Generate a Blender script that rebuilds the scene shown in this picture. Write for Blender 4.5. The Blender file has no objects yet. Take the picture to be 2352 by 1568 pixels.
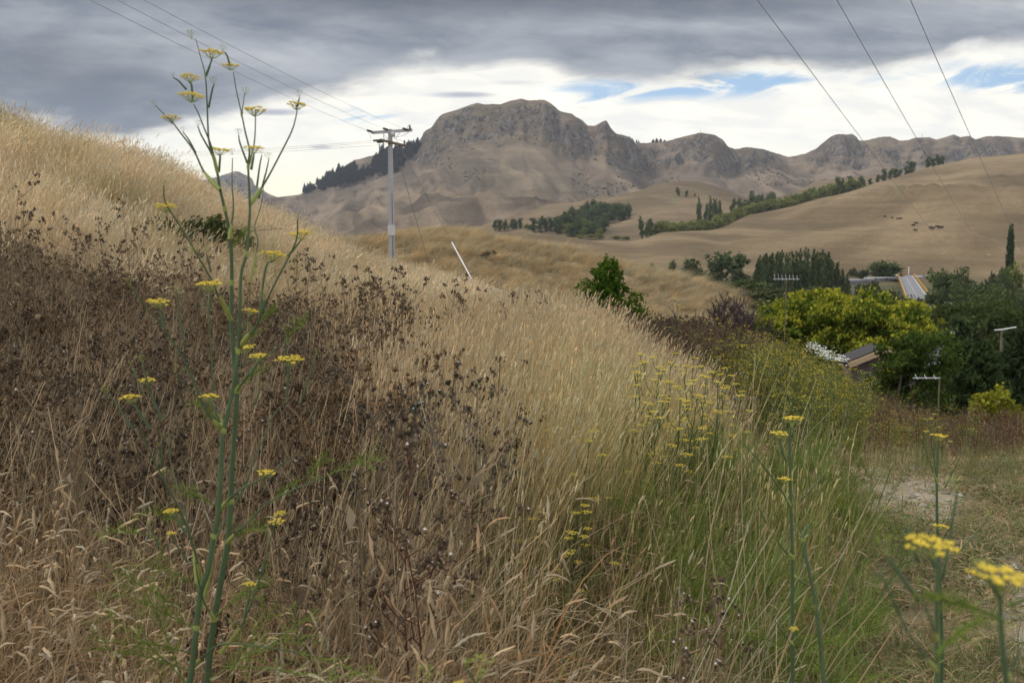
import bpy, math, random
import numpy as np
from mathutils import Vector
R = math.radians
rng = np.random.default_rng(7)
random.seed(7)
scene = bpy.context.scene
COL = scene.collection

# ------------------------------------------------------------------ camera
F = 35 / 36 * 2352.0          # focal length in pixels of a 2352 px wide picture
CX, CY = 1176.0, 784.0
PIT = R(5.97)                 # looking slightly down; horizon at y = 545
cam_d = bpy.data.cameras.new('camera')
cam_d.lens = 35; cam_d.sensor_width = 36; cam_d.clip_start = 0.05; cam_d.clip_end = 20000
cam_d.dof.use_dof = True; cam_d.dof.focus_distance = 5.0; cam_d.dof.aperture_fstop = 9.0
cam = bpy.data.objects.new('camera', cam_d); COL.objects.link(cam)
cam.location = (0, 0, 0); cam.rotation_euler = (R(90) - PIT, 0, 0)
scene.camera = cam

def vz(py):
    yc = (CY - np.asarray(py, float)) / F
    return (-math.sin(PIT) + yc * math.cos(PIT)) / (math.cos(PIT) + yc * math.sin(PIT))
def at(px, py, Y):
    xc = (px - CX) / F; yc = (CY - py) / F
    k = math.cos(PIT) + yc * math.sin(PIT)
    return Vector((xc / k * Y, Y, (-math.sin(PIT) + yc * math.cos(PIT)) / k * Y))
def pix(x, y, z):
    d = y * math.cos(PIT) - z * math.sin(PIT); h = y * math.sin(PIT) + z * math.cos(PIT)
    return CX + F * x / d, CY - F * h / d
KU = F * 1.0054
def px2u(px): return (np.asarray(px, float) - CX) / KU

# ------------------------------------------------------------------ sky and sun
SUN_EL, SUN_AZ = R(52), R(-62)        # azimuth from +Y (view direction), negative = to the left
w = bpy.data.worlds.new('World'); scene.world = w; w.use_nodes = True
nt = w.node_tree; nt.nodes.clear()
class NB:
    "tiny helper to write node maths"
    def __init__(s, t): s.t = t
    def node(s, ty, **kw):
        n = s.t.nodes.new(ty)
        for k, v in kw.items(): setattr(n, k, v)
        return n
    def put(s, sock, v):
        if hasattr(v, 'is_output'): s.t.links.new(v, sock)
        else: sock.default_value = v
    def m(s, op, a, b=0.0, c=0.0):
        n = s.node('ShaderNodeMath', operation=op)
        for i, v in enumerate((a, b, c)): s.put(n.inputs[i], v)
        return n.outputs[0]
    def ss(s, x, lo, hi):
        n = s.node('ShaderNodeMapRange', interpolation_type='SMOOTHSTEP')
        s.put(n.inputs[0], x); s.put(n.inputs[1], lo); s.put(n.inputs[2], hi)
        return n.outputs[0]
    def mix(s, f, a, b, mode='MIX'):
        n = s.node('ShaderNodeMix', data_type='RGBA', blend_type=mode)
        s.put(n.inputs[0], f)
        for sk, v in ((n.inputs[6], a), (n.inputs[7], b)):
            s.put(sk, (*v, 1) if isinstance(v, tuple) and len(v) == 3 else v)
        return n.outputs[2]
    def vec(s, x, y, z=0.0):
        n = s.node('ShaderNodeCombineXYZ')
        for i, v in enumerate((x, y, z)): s.put(n.inputs[i], v)
        return n.outputs[0]
    def noise(s, v, scale, detail=5, rough=.55, dist=0.0):
        n = s.node('ShaderNodeTexNoise')
        s.put(n.inputs['Vector'], v); n.inputs['Scale'].default_value = scale
        n.inputs['Detail'].default_value = detail; n.inputs['Roughness'].default_value = rough
        n.inputs['Distortion'].default_value = dist
        return n.outputs[0]
def build_sky():
    b = NB(nt)
    tc = b.node('ShaderNodeTexCoord').outputs['Generated']
    sep = b.node('ShaderNodeSeparateXYZ'); nt.links.new(tc, sep.inputs[0])
    x, y, z = sep.outputs
    ys = b.m('MAXIMUM', y, 0.12)
    u = b.m('DIVIDE', x, ys); v = b.m('DIVIDE', z, ys)
    # the lower rim of the dark cloud deck, along the azimuth
    rim = [(-300, 290), (0, 295), (150, 300), (270, 322), (390, 300), (520, 262), (650, 228), (760, 205), (880, 178),
           (980, 152), (1100, 146), (1220, 152), (1330, 172), (1480, 176), (1640, 166), (1800, 162), (1960, 150),
           (2110, 128), (2230, 108), (2352, 96), (2652, 80)]
    fc = b.node('ShaderNodeFloatCurve'); cv = fc.mapping.curves[0]
    pts = [((p + 300) / 2952, float(vz(q)) / .3) for p, q in rim]
    cv.points[0].location = pts[0]; cv.points[1].location = pts[-1]
    for p in pts[1:-1]: cv.points.new(*p)
    fc.mapping.update()
    b.put(fc.inputs['Value'], b.m('MULTIPLY_ADD', u, KU / 2952, (CX + 300) / 2952))
    edge = b.m('MULTIPLY', fc.outputs[0], .3)
    P1 = b.vec(b.m('MULTIPLY', u, 3.6), b.m('MULTIPLY_ADD', v, 10.5, b.m('MULTIPLY', u, -.8)), 2.3)
    P2 = b.vec(b.m('MULTIPLY', u, 2.0), b.m('MULTIPLY', v, 7.5), 7.1)
    P3 = b.vec(b.m('MULTIPLY', u, 7), b.m('MULTIPLY_ADD', v, 30, b.m('MULTIPLY', u, 3)), 4.4)
    n1 = b.noise(P1, 2.2, 6, .55, .25); n2 = b.noise(P2, 2.0, 5, .5, .5); n3 = b.noise(P3, 1.6, 6, .6, .3)
    h = b.m('SUBTRACT', v, edge)
    hh = b.m('ADD', h, b.m('ADD', b.m('MULTIPLY', b.m('SUBTRACT', n1, .5), .060), b.m('MULTIPLY', b.m('SUBTRACT', n3, .5), .022)))
    dark = b.ss(hh, -.010, .014)
    def blob(px, py, rx, ry):
        a = b.m('DIVIDE', b.m('SUBTRACT', u, float(px2u(px))), rx / F)
        c = b.m('DIVIDE', b.m('SUBTRACT', v, float(vz(py))), ry / F)
        q = b.m('ADD', b.m('MULTIPLY', a, a), b.m('MULTIPLY', c, c))
        return b.m('POWER', 2.718, b.m('MULTIPLY', q, -1.0))
    def mx(*a):
        r = a[0]
        for k in a[1:]: r = b.m('MAXIMUM', r, k)
        return r
    # deck colour: streaks of slate, lighter where thin
    tone = b.m('ADD', b.m('MULTIPLY', n2, .62), b.m('MULTIPLY', n1, .55))
    light = b.ss(b.m('ADD', tone, b.m('MULTIPLY', b.m('SUBTRACT', n3, .5), .42)), .42, .80)
    thin = mx(b.m('MULTIPLY', blob(2200, 20, 330, 42), .9), b.m('MULTIPLY', blob(330, 60, 150, 18), .35), b.m('MULTIPLY', blob(1560, 60, 420, 22), .45),
              b.m('MULTIPLY', blob(620, 130, 420, 36), .4), b.m('MULTIPLY', blob(350, 95, 200, 20), .45), b.m('MULTIPLY', blob(2000, 110, 500, 14), .3))
    light = b.m('MINIMUM', b.m('ADD', b.m('MULTIPLY', light, .62), b.m('MULTIPLY', thin, b.m('ADD', .3, n3))), 1.0)
    deck = b.mix(light, (.165, .198, .262), (.55, .575, .61))
    topd = mx(b.m('MULTIPLY', blob(1150, -30, 800, 66), .85), b.m('MULTIPLY', blob(150, 150, 330, 90), .5), b.m('MULTIPLY', blob(250, 300, 320, 40), .25))
    deck = b.mix(topd, deck, (.075, .090, .122))
    # bright gap under the deck with blue holes
    bl = b.m('ADD', b.m('ADD', blob(1540, 200, 270, 30), b.m('MULTIPLY', blob(830, 262, 110, 24), .8)),
             b.m('ADD', b.m('ADD', b.m('MULTIPLY', blob(2290, 170, 190, 34), .85), b.m('MULTIPLY', blob(2240, 270, 110, 22), .5)),
                 b.m('MULTIPLY', blob(1350, 225, 110, 26), .6)))
    n4 = b.noise(b.vec(b.m('MULTIPLY', u, 5), b.m('MULTIPLY_ADD', v, 22, b.m('MULTIPLY', u, -4)), 9.2), 2.0, 8, .62, .8)
    bl = b.m('ADD', bl, b.m('ADD', b.m('MULTIPLY', blob(1760, 182, 240, 24), .7), b.m('MULTIPLY', blob(2330, 190, 160, 30), .6)))
    blue = b.ss(b.m('MULTIPLY', bl, b.ss(n4, .34, .64)), .10, .95)
    sk = b.node('ShaderNodeTexSky', sky_type='NISHITA', sun_disc=False, sun_elevation=SUN_EL, sun_rotation=SUN_AZ)
    sk.air_density = 1.0; sk.dust_density = .6
    skyb = b.mix(1.0, sk.outputs[0], (1.05, 1.05, 1.08), 'MULTIPLY')
    cream = b.mix(b.ss(v, .02, .13), (12.2, 11.4, 8.6), (10.8, 10.8, 10.2))
    veil = b.mix(b.ss(n3, .40, .66), (10.0, 9.9, 9.3), (12.8, 12.2, 10.5))
    gap = b.mix(b.ss(v, .05, .12), cream, veil)
    blu = b.mix(.30, skyb, (2.6, 5.1, 8.6))
    gap = b.mix(b.m('MULTIPLY', blue, .92), gap, b.mix(.5, blu, (3.0, 6.0, 9.6)))
    wisp = mx(b.m('MULTIPLY', blob(1060, 218, 95, 9), .9), b.m('MULTIPLY', blob(742, 338, 36, 7), .75), b.m('MULTIPLY', blob(1180, 190, 90, 9), .55),
              b.m('MULTIPLY', blob(640, 258, 90, 11), .8), b.m('MULTIPLY', blob(2330, 215, 50, 8), .4))
    gap = b.mix(b.ss(b.m('MULTIPLY', wisp, b.m('ADD', .45, n3)), .25, .85), gap, (4.6, 4.8, 5.6))
    deck10 = b.mix(1.0, deck, (10, 10, 10), 'MULTIPLY')
    front = b.mix(dark, gap, deck10)
    # the rest of the sky (overhead, behind): unseen closed overcast, brightened to light the ground
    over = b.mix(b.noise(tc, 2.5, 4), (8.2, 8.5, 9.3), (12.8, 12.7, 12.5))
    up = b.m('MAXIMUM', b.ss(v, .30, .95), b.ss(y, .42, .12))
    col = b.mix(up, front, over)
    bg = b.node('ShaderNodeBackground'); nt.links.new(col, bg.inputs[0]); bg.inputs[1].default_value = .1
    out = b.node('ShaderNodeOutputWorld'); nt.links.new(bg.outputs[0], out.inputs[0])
build_sky()
sd = bpy.data.lights.new('sun', 'SUN'); sd.energy = 2.7; sd.angle = R(10); sd.color = (1, .95, .86)
sun = bpy.data.objects.new('sun', sd); COL.objects.link(sun)
sdir = Vector((math.sin(SUN_AZ) * math.cos(SUN_EL), math.cos(SUN_AZ) * math.cos(SUN_EL), math.sin(SUN_EL)))
sun.rotation_euler = (-sdir).to_track_quat('-Z', 'Y').to_euler()

scene.view_settings.view_transform = 'Standard'; scene.view_settings.look = 'None'
scene.view_settings.exposure = 0.0; scene.view_settings.gamma = 1.0
cy = scene.cycles
cy.max_bounces = 5; cy.diffuse_bounces = 3; cy.glossy_bounces = 2; cy.transmission_bounces = 3; cy.volume_bounces = 0
cy.caustics_reflective = False; cy.caustics_refractive = False
cy.use_adaptive_sampling = True; cy.adaptive_threshold = 0.02

# ------------------------------------------------------------------ materials
MATS = {}
def base_mat(name, col=None, rough=.8, attr=None, tint=False, trans=0.0, nscale=None, namt=.3, spec=.2, bump=0.0, coords='Object'):
    m = bpy.data.materials.new(name); m.use_nodes = True
    t = m.node_tree; t.nodes.clear(); b = NB(t)
    if attr:
        a = b.node('ShaderNodeAttribute', attribute_name=attr, attribute_type='GEOMETRY'); c = a.outputs['Color']
        if tint:
            a2 = b.node('ShaderNodeAttribute', attribute_name='tint', attribute_type='INSTANCER')
            c = b.mix(1.0, c, a2.outputs['Vector'], 'MULTIPLY')
    else:
        rgb = b.node('ShaderNodeRGB'); rgb.outputs[0].default_value = (*col, 1); c = rgb.outputs[0]
    tcn = b.node('ShaderNodeTexCoord').outputs[coords]
    nz = None
    if nscale:
        nz = b.noise(tcn, nscale, 6, .6)
        k = b.m('MULTIPLY_ADD', nz, 2 * namt, 1 - namt)
        c = b.mix(1.0, c, b.vec(k, k, k), 'MULTIPLY')
    out = b.node('ShaderNodeOutputMaterial')
    if trans > 0:
        d = b.node('ShaderNodeBsdfDiffuse'); tr = b.node('ShaderNodeBsdfTranslucent'); ms = b.node('ShaderNodeMixShader')
        t.links.new(c, d.inputs[0]); t.links.new(c, tr.inputs[0]); ms.inputs[0].default_value = trans
        t.links.new(d.outputs[0], ms.inputs[1]); t.links.new(tr.outputs[0], ms.inputs[2]); t.links.new(ms.outputs[0], out.inputs[0])
    else:
        p = b.node('ShaderNodeBsdfPrincipled'); t.links.new(c, p.inputs['Base Color'])
        p.inputs['Roughness'].default_value = rough; p.inputs['Specular IOR Level'].default_value = spec
        if bump and nz is not None:
            bn = b.node('ShaderNodeBump'); bn.inputs['Strength'].default_value = bump; bn.inputs['Distance'].default_value = .02
            t.links.new(nz, bn.inputs['Height']); t.links.new(bn.outputs[0], p.inputs['Normal'])
        t.links.new(p.outputs[0], out.inputs[0])
    MATS[name] = m
    return m
M_blade = base_mat('dry_blade', attr='col', tint=True, trans=.28)
M_leaf = base_mat('leaf', attr='col', trans=.25, nscale=.9, namt=.22)
M_plant = base_mat('plant', attr='col', trans=.2)
M_bark = base_mat('bark', (.11, .09, .075), .9, nscale=6, namt=.4)
M_stem = base_mat('fennel_stem', (.054, .084, .036), .55, nscale=14, namt=.45, spec=.2)
M_sheath = base_mat('fennel_sheath', (.19, .22, .055), .6, nscale=30, namt=.25)
M_yellow = base_mat('fennel_floret', (.60, .46, .055), .7, nscale=160, namt=.22)
M_bud = base_mat('fennel_bud', (.24, .27, .06), .7, nscale=120, namt=.25)
M_conc = base_mat('weathered_concrete', (.36, .36, .37), .85, nscale=5, namt=.18, bump=.2)
M_concd = base_mat('concrete_recess', (.26, .26, .27), .9, nscale=8, namt=.2)
M_wood = base_mat('weathered_wood', (.15, .12, .09), .9, nscale=12, namt=.35)
M_white = base_mat('white_pipe', (.78, .78, .80), .5, nscale=4, namt=.07)
M_dark = base_mat('dark_insulator', (.045, .04, .04), .4, nscale=40, namt=.2, spec=.4)
M_wire = base_mat('aluminium_wire', (.27, .27, .28), .6, nscale=3, namt=.15)
M_steel = base_mat('galvanised_steel', (.42, .43, .45), .5, nscale=9, namt=.2, spec=.5)
M_asph = base_mat('asphalt', (.17, .17, .185), .9, nscale=.5, namt=.14)
M_line = base_mat('road_paint', (.72, .72, .70), .7, nscale=2, namt=.15)
M_orange = base_mat('ochre_rail', (.42, .26, .07), .7, nscale=2, namt=.2)
M_sign = base_mat('orange_sign', (.62, .25, .03), .6, nscale=3, namt=.1)
M_roof = base_mat('grey_roof', (.20, .20, .22), .6, nscale=2.5, namt=.2)
M_shed = base_mat('dark_shed_roof', (.045, .042, .042), .8, nscale=4, namt=.25)
M_barge = base_mat('tan_barge_board', (.50, .37, .24), .8, nscale=3, namt=.15)
M_wall = base_mat('dark_wall', (.12, .095, .10), .85, nscale=2, namt=.25)
M_cow = base_mat('black_hide', (.014, .013, .013), .7, nscale=3, namt=.3)
M_gravel = base_mat('pale_gravel', (.40, .36, .31), .9, nscale=.35, namt=.4)

# ------------------------------------------------------------------ numpy noise
def _hash(ix, iy, seed):
    h = (ix.astype(np.int64) * 374761393 + iy.astype(np.int64) * 668265263 + seed * 974634777) & 0x7fffffff
    h = ((h ^ (h >> 13)) * 1274126177) & 0x7fffffff
    return ((h ^ (h >> 16)) & 0xffff) / 65535.0
def vnoise(x, y, seed=0):
    x = np.asarray(x, float); y = np.asarray(y, float)
    ix = np.floor(x); iy = np.floor(y); fx = x - ix; fy = y - iy
    fx = fx * fx * fx * (fx * (fx * 6 - 15) + 10); fy = fy * fy * fy * (fy * (fy * 6 - 15) + 10)
    a = _hash(ix, iy, seed); b = _hash(ix + 1, iy, seed); c = _hash(ix, iy + 1, seed); d = _hash(ix + 1, iy + 1, seed)
    return (a * (1 - fx) + b * fx) * (1 - fy) + (c * (1 - fx) + d * fx) * fy
def fbm(x, y, oct=4, seed=0, g=.5):
    s = 0; a = 1; t = 0; c, q = math.cos(.6), math.sin(.6)
    x = np.asarray(x, float); y = np.asarray(y, float)
    for o in range(oct):
        s = s + a * vnoise(x, y, seed + o * 17); t += a; a *= g
        x, y = (x * c - y * q) * 2.03 + 11.3, (x * q + y * c) * 2.03 + 5.7
    return s / t
def ridged(x, y, oct=4, seed=0):
    s = 0; a = 1; t = 0
    for o in range(oct):
        s = s + a * (1 - np.abs(2 * vnoise(x, y, seed + o * 31) - 1)); t += a; a *= .5
        x = x * 2.1 + 7.7; y = y * 2.1 + 3.1
    return s / t
def sstep(x, lo, hi):
    t = np.clip((x - lo) / (hi - lo), 0, 1); return t * t * (3 - 2 * t)

# ------------------------------------------------------------------ mesh helpers
class G:
    "collects vertices, quads, triangles, a colour per vertex and a material index per face"
    def __init__(s): s.V = []; s.Q = []; s.T = []; s.C = []; s.MQ = []; s.MT = []; s.n = 0
    def add(s, V, Q=None, T=None, col=(1, 1, 1), mat=0):
        V = np.asarray(V, float).reshape(-1, 3); k = len(V)
        s.V.append(V)
        c = np.asarray(col, float)
        s.C.append(np.broadcast_to(c, (k, 3)) if c.ndim == 1 else c.reshape(-1, 3))
        if Q is not None and len(Q): Q = np.asarray(Q).reshape(-1, 4) + s.n; s.Q.append(Q); s.MQ.append(np.full(len(Q), mat))
        if T is not None and len(T): T = np.asarray(T).reshape(-1, 3) + s.n; s.T.append(T); s.MT.append(np.full(len(T), mat))
        s.n += k
        return s
    def box(s, c, size, rot=None, mat=0, taper=1.0):
        x, y, z = [k / 2 for k in size]
        V = np.array([[a * x * (taper if d > 0 else 1), b_ * y * (taper if d > 0 else 1), d * z] for d in (-1, 1) for b_ in (-1, 1) for a in (-1, 1)])
        if rot is not None: V = V @ np.array(rot.to_matrix() if hasattr(rot, 'to_matrix') else rot).T
        V = V + np.array(c)
        return s.add(V, [[0, 2, 3, 1], [4, 5, 7, 6], [0, 1, 5, 4], [2, 6, 7, 3], [0, 4, 6, 2], [1, 3, 7, 5]], mat=mat)
    def beam(s, a, b, wd, ht=None, mat=0):
        "a bar with square section from a to b"
        a = np.array(a, float); b = np.array(b, float); d = b - a; L = np.linalg.norm(d); d /= L
        up = np.array((0, 0, 1.)) if abs(d[2]) < .95 else np.array((0, 1., 0))
        r = np.cross(d, up); r /= np.linalg.norm(r); up = np.cross(r, d)
        ht = ht or wd
        V = [p + r * sx * wd / 2 + up * sz * ht / 2 for p in (a, b) for sx, sz in ((-1, -1), (1, -1), (1, 1), (-1, 1))]
        return s.add(V, [[0, 3, 2, 1], [4, 5, 6, 7], [0, 1, 5, 4], [1, 2, 6, 5], [2, 3, 7, 6], [3, 0, 4, 7]], mat=mat)
    def tubes(s, P, rad, k=4, col=(1, 1, 1), mat=0, cap=True):
        "P (n,s,3) poly-lines, rad (n,s)"
        P = np.asarray(P, float); rad = np.asarray(rad, float)
        if P.ndim == 2: P = P[None]; rad = rad[None]
        n, m, _ = P.shape
        rad = np.broadcast_to(rad, (n, m))
        D = np.gradient(P, axis=1); D /= np.linalg.norm(D, axis=2, keepdims=True) + 1e-12
        mean = D.mean(1); ref = np.where(np.abs(mean[:, 2:3]) < .8, np.array([[0, 0, 1.]]), np.array([[1., .3, 0]]))
        A = np.cross(D, ref[:, None, :]); A /= np.linalg.norm(A, axis=2, keepdims=True) + 1e-12
        B = np.cross(D, A)
        th = np.arange(k) * 2 * math.pi / k
        V = P[:, :, None, :] + rad[:, :, None, None] * (A[:, :, None, :] * np.cos(th)[None, None, :, None] + B[:, :, None, :] * np.sin(th)[None, None, :, None])
        i = np.arange(n)[:, None, None] * m * k; j = np.arange(m - 1)[None, :, None] * k; q = np.arange(k)[None, None, :]
        q2 = (q + 1) % k
        Q = np.stack([i + j + q, i + j + q2, i + j + k + q2, i + j + k + q], -1).reshape(-1, 4)
        c = np.asarray(col, float)
        if c.ndim == 2 and len(c) == n: c = np.repeat(c, m * k, axis=0)
        base = s.n
        s.add(V, Q, col=c, mat=mat)
        if cap and k == 4:
            ii = (np.arange(n) * m * k)[:, None]
            caps = np.concatenate([ii + np.array([[3, 2, 1, 0]]), ii + (m - 1) * k + np.array([[0, 1, 2, 3]])]) + base
            s.Q.append(caps); s.MQ.append(np.full(len(caps), mat))
        return s
    def ribbons(s, P, W, side, col, mat=0):
        "P (n,s,3), W (n,s) widths, side (n,3)"
        n, m, _ = P.shape
        V = np.stack([P - side[:, None, :] * W[:, :, None] / 2, P + side[:, None, :] * W[:, :, None] / 2], 2)
        i = np.arange(n)[:, None] * m * 2; j = np.arange(m - 1)[None, :] * 2
        Q = np.stack([i + j, i + j + 1, i + j + 3, i + j + 2], -1).reshape(-1, 4)
        c = np.asarray(col, float)
        if c.ndim == 2 and len(c) == n: c = np.repeat(c, m * 2, axis=0)
        return s.add(V, Q, col=c, mat=mat)
    def octas(s, c, r, col=(1, 1, 1), mat=0, squash=1.0):
        c = np.asarray(c, float).reshape(-1, 3); n = len(c); r = np.broadcast_to(np.asarray(r, float), (n,))
        O = np.array([[1, 0, 0], [-1, 0, 0], [0, 1, 0], [0, -1, 0], [0, 0, squash], [0, 0, -squash]], float)
        a = rng.uniform(0, 6.28, n); ca, sa = np.cos(a), np.sin(a)
        Rz = np.stack([np.stack([ca, -sa, 0 * a], -1), np.stack([sa, ca, 0 * a], -1), np.stack([0 * a, 0 * a, 1 + 0 * a], -1)], 1)
        V = c[:, None, :] + r[:, None, None] * np.einsum('nij,kj->nki', Rz, O)
        f = np.array([[0, 2, 4], [2, 1, 4], [1, 3, 4], [3, 0, 4], [2, 0, 5], [1, 2, 5], [3, 1, 5], [0, 3, 5]])
        T = (np.arange(n)[:, None, None] * 6 + f[None]).reshape(-1, 3)
        cc = np.asarray(col, float)
        if cc.ndim == 2 and len(cc) == n: cc = np.repeat(cc, 6, axis=0)
        return s.add(V, None, T, col=cc, mat=mat)
    def cards(s, c, size, col, aspect=1.6, up=.0, droop=None, mat=0):
        "small bent leaf sprays scattered at c"
        c = np.asarray(c, float); n = len(c); size = np.broadcast_to(np.asarray(size, float), (n,))
        a = rng.normal(size=(n, 3)); 
        if droop is not None: a = a * (1 - abs(droop)) + np.array([0, 0, -1.]) * droop * 1.6
        a /= np.linalg.norm(a, axis=1, keepdims=True)
        nn = rng.normal(size=(n, 3)) + np.array([0, 0, up]); b = np.cross(a, nn); b /= np.linalg.norm(b, axis=1, keepdims=True) + 1e-9
        nrm = np.cross(a, b)
        L = (a * size[:, None] * aspect / 2); Wd = b * size[:, None] / 2
        bend = nrm * size[:, None] * .22
        V = np.stack([c - L, c - Wd * rng.uniform(.6, 1.2, (n, 1)) + bend, c + L, c + Wd * rng.uniform(.6, 1.2, (n, 1)) + bend], 1)
        Q = np.arange(n)[:, None] * 4 + np.arange(4)[None]
        return s.add(V, None, np.concatenate([Q[:, [0, 1, 2]], Q[:, [0, 2, 3]]]), col=np.repeat(np.asarray(col, float).reshape(-1, 3) if np.ndim(col) == 2 else np.tile(col, (n, 1)), 4, axis=0), mat=mat)
    def mesh(s, name, mats, smooth=False):
        V = np.concatenate(s.V); C = np.concatenate(s.C)
        Q = np.concatenate(s.Q) if s.Q else np.zeros((0, 4), int); T = np.concatenate(s.T) if s.T else np.zeros((0, 3), int)
        mi = np.concatenate(s.MQ + s.MT) if (s.MQ or s.MT) else np.zeros(0, int)
        me = bpy.data.meshes.new(name)
        me.vertices.add(len(V)); me.vertices.foreach_set('co', V.astype(np.float32).ravel())
        nl = Q.size + T.size
        me.loops.add(nl); me.loops.foreach_set('vertex_index', np.concatenate([Q.ravel(), T.ravel()]).astype(np.int32))
        np_ = len(Q) + len(T)
        me.polygons.add(np_)
        st = np.concatenate([np.arange(len(Q)) * 4, len(Q) * 4 + np.arange(len(T)) * 3])
        me.polygons.foreach_set('loop_start', st.astype(np.int32))
        me.polygons.foreach_set('material_index', mi.astype(np.int32))
        if smooth: me.polygons.foreach_set('use_smooth', np.ones(np_, bool))
        else: me.polygons.foreach_set('use_smooth', np.zeros(np_, bool))
        at_ = me.attributes.new('col', 'FLOAT_COLOR', 'POINT')
        at_.data.foreach_set('color', np.concatenate([C, np.ones((len(C), 1))], 1).astype(np.float32).ravel())
        for m in (mats if isinstance(mats, (list, tuple)) else [mats]): me.materials.append(m)
        me.update(calc_edges=True)
        return me
    def obj(s, name, mats, parent=None, smooth=False):
        o = bpy.data.objects.new(name, s.mesh(name, mats, smooth)); COL.objects.link(o)
        if parent is not None: o.parent = parent
        return o
def tag(o, label, cat, group=None):
    o['label'] = label; o['category'] = cat
    if group: o['group'] = group
    return o
def kind(o, k, label=None, cat=None):
    o['kind'] = k
    if label: o['label'] = label
    if cat: o['category'] = cat
    return o
def empty(name, loc=(0, 0, 0), label=None, cat=None, group=None):
    o = bpy.data.objects.new(name, None); COL.objects.link(o); o.location = loc; o.empty_display_size = .2
    if label: tag(o, label, cat, group)
    return o
def dup(root, loc=None, rz=0.0, sc=1.0, label=None, group=None):
    def cp(o, par):
        c = o.copy(); COL.objects.link(c); c.parent = par
        for ch in o.children: cp(ch, c)
        return c
    r = cp(root, None)
    if loc is not None: r.location = loc
    r.rotation_euler = (0, 0, rz)
    r.scale = (sc, sc, sc) if np.isscalar(sc) else sc
    if label: r['label'] = label
    if group: r['group'] = group
    return r

# ------------------------------------------------------------------ terrain: sheets on a fan grid
class Sheet:
    def __init__(s, cols, Y): s.px = np.asarray(cols, float); s.u = px2u(s.px); s.Y = np.asarray(Y, float); s.Z = np.zeros((len(s.px), len(s.Y)))
    def from_cols(s, anchors, smooth=2):
        ax = sorted(anchors); rows = np.array([np.interp(s.Y, [p[0] for p in anchors[a]], [p[1] for p in anchors[a]]) for a in ax])
        for j in range(len(s.Y)): s.Z[:, j] = np.interp(s.px, ax, rows[:, j])
        for _ in range(smooth):
            Z = np.pad(s.Z, 1, mode='edge')
            s.Z = (Z[:-2, 1:-1] + Z[2:, 1:-1] + 2 * Z[1:-1, 1:-1]) / 4
            Z = np.pad(s.Z, 1, mode='edge'); s.Z = (Z[1:-1, :-2] + Z[1:-1, 2:] + 2 * Z[1:-1, 1:-1]) / 4
    def xy(s):
        Yc = np.maximum(s.Y, 2.0)
        return s.u[:, None] * Yc[None, :], np.broadcast_to(s.Y[None, :], s.Z.shape)
    def z(s, x, y):
        x = np.asarray(x, float); y = np.asarray(y, float)
        u = x / np.maximum(y, 2.0)
        fi = np.interp(u, s.u, np.arange(len(s.u))); fj = np.interp(y, s.Y, np.arange(len(s.Y)))
        i = np.clip(fi.astype(int), 0, len(s.u) - 2); j = np.clip(fj.astype(int), 0, len(s.Y) - 2)
        a = fi - i; b = fj - j; Z = s.Z
        r = (Z[i, j] * (1 - a) + Z[i + 1, j] * a) * (1 - b) + (Z[i, j + 1] * (1 - a) + Z[i + 1, j + 1] * a) * b
        return np.where((u < s.u[0]) | (u > s.u[-1]) | (y < s.Y[0]) | (y > s.Y[-1]), -1e3, r)
    def build(s, name, mat, col=None, rock=None):
        X, Y = s.xy(); n, m = s.Z.shape
        V = np.stack([X, Y, s.Z], -1).reshape(-1, 3)
        i = np.arange(n - 1)[:, None] * m; j = np.arange(m - 1)[None]
        Q = np.stack([i + j, i + m + j, i + m + j + 1, i + j + 1], -1).reshape(-1, 4)
        g = G(); g.add(V, Q, col=(1, 1, 1) if col is None else col.reshape(-1, 3))
        o = g.obj(name, mat, smooth=True); o['kind'] = 'structure'
        if rock is not None: o.data.attributes.new('rock', 'FLOAT', 'POINT').data.foreach_set('value', rock.astype(np.float32).ravel())
        return o

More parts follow.
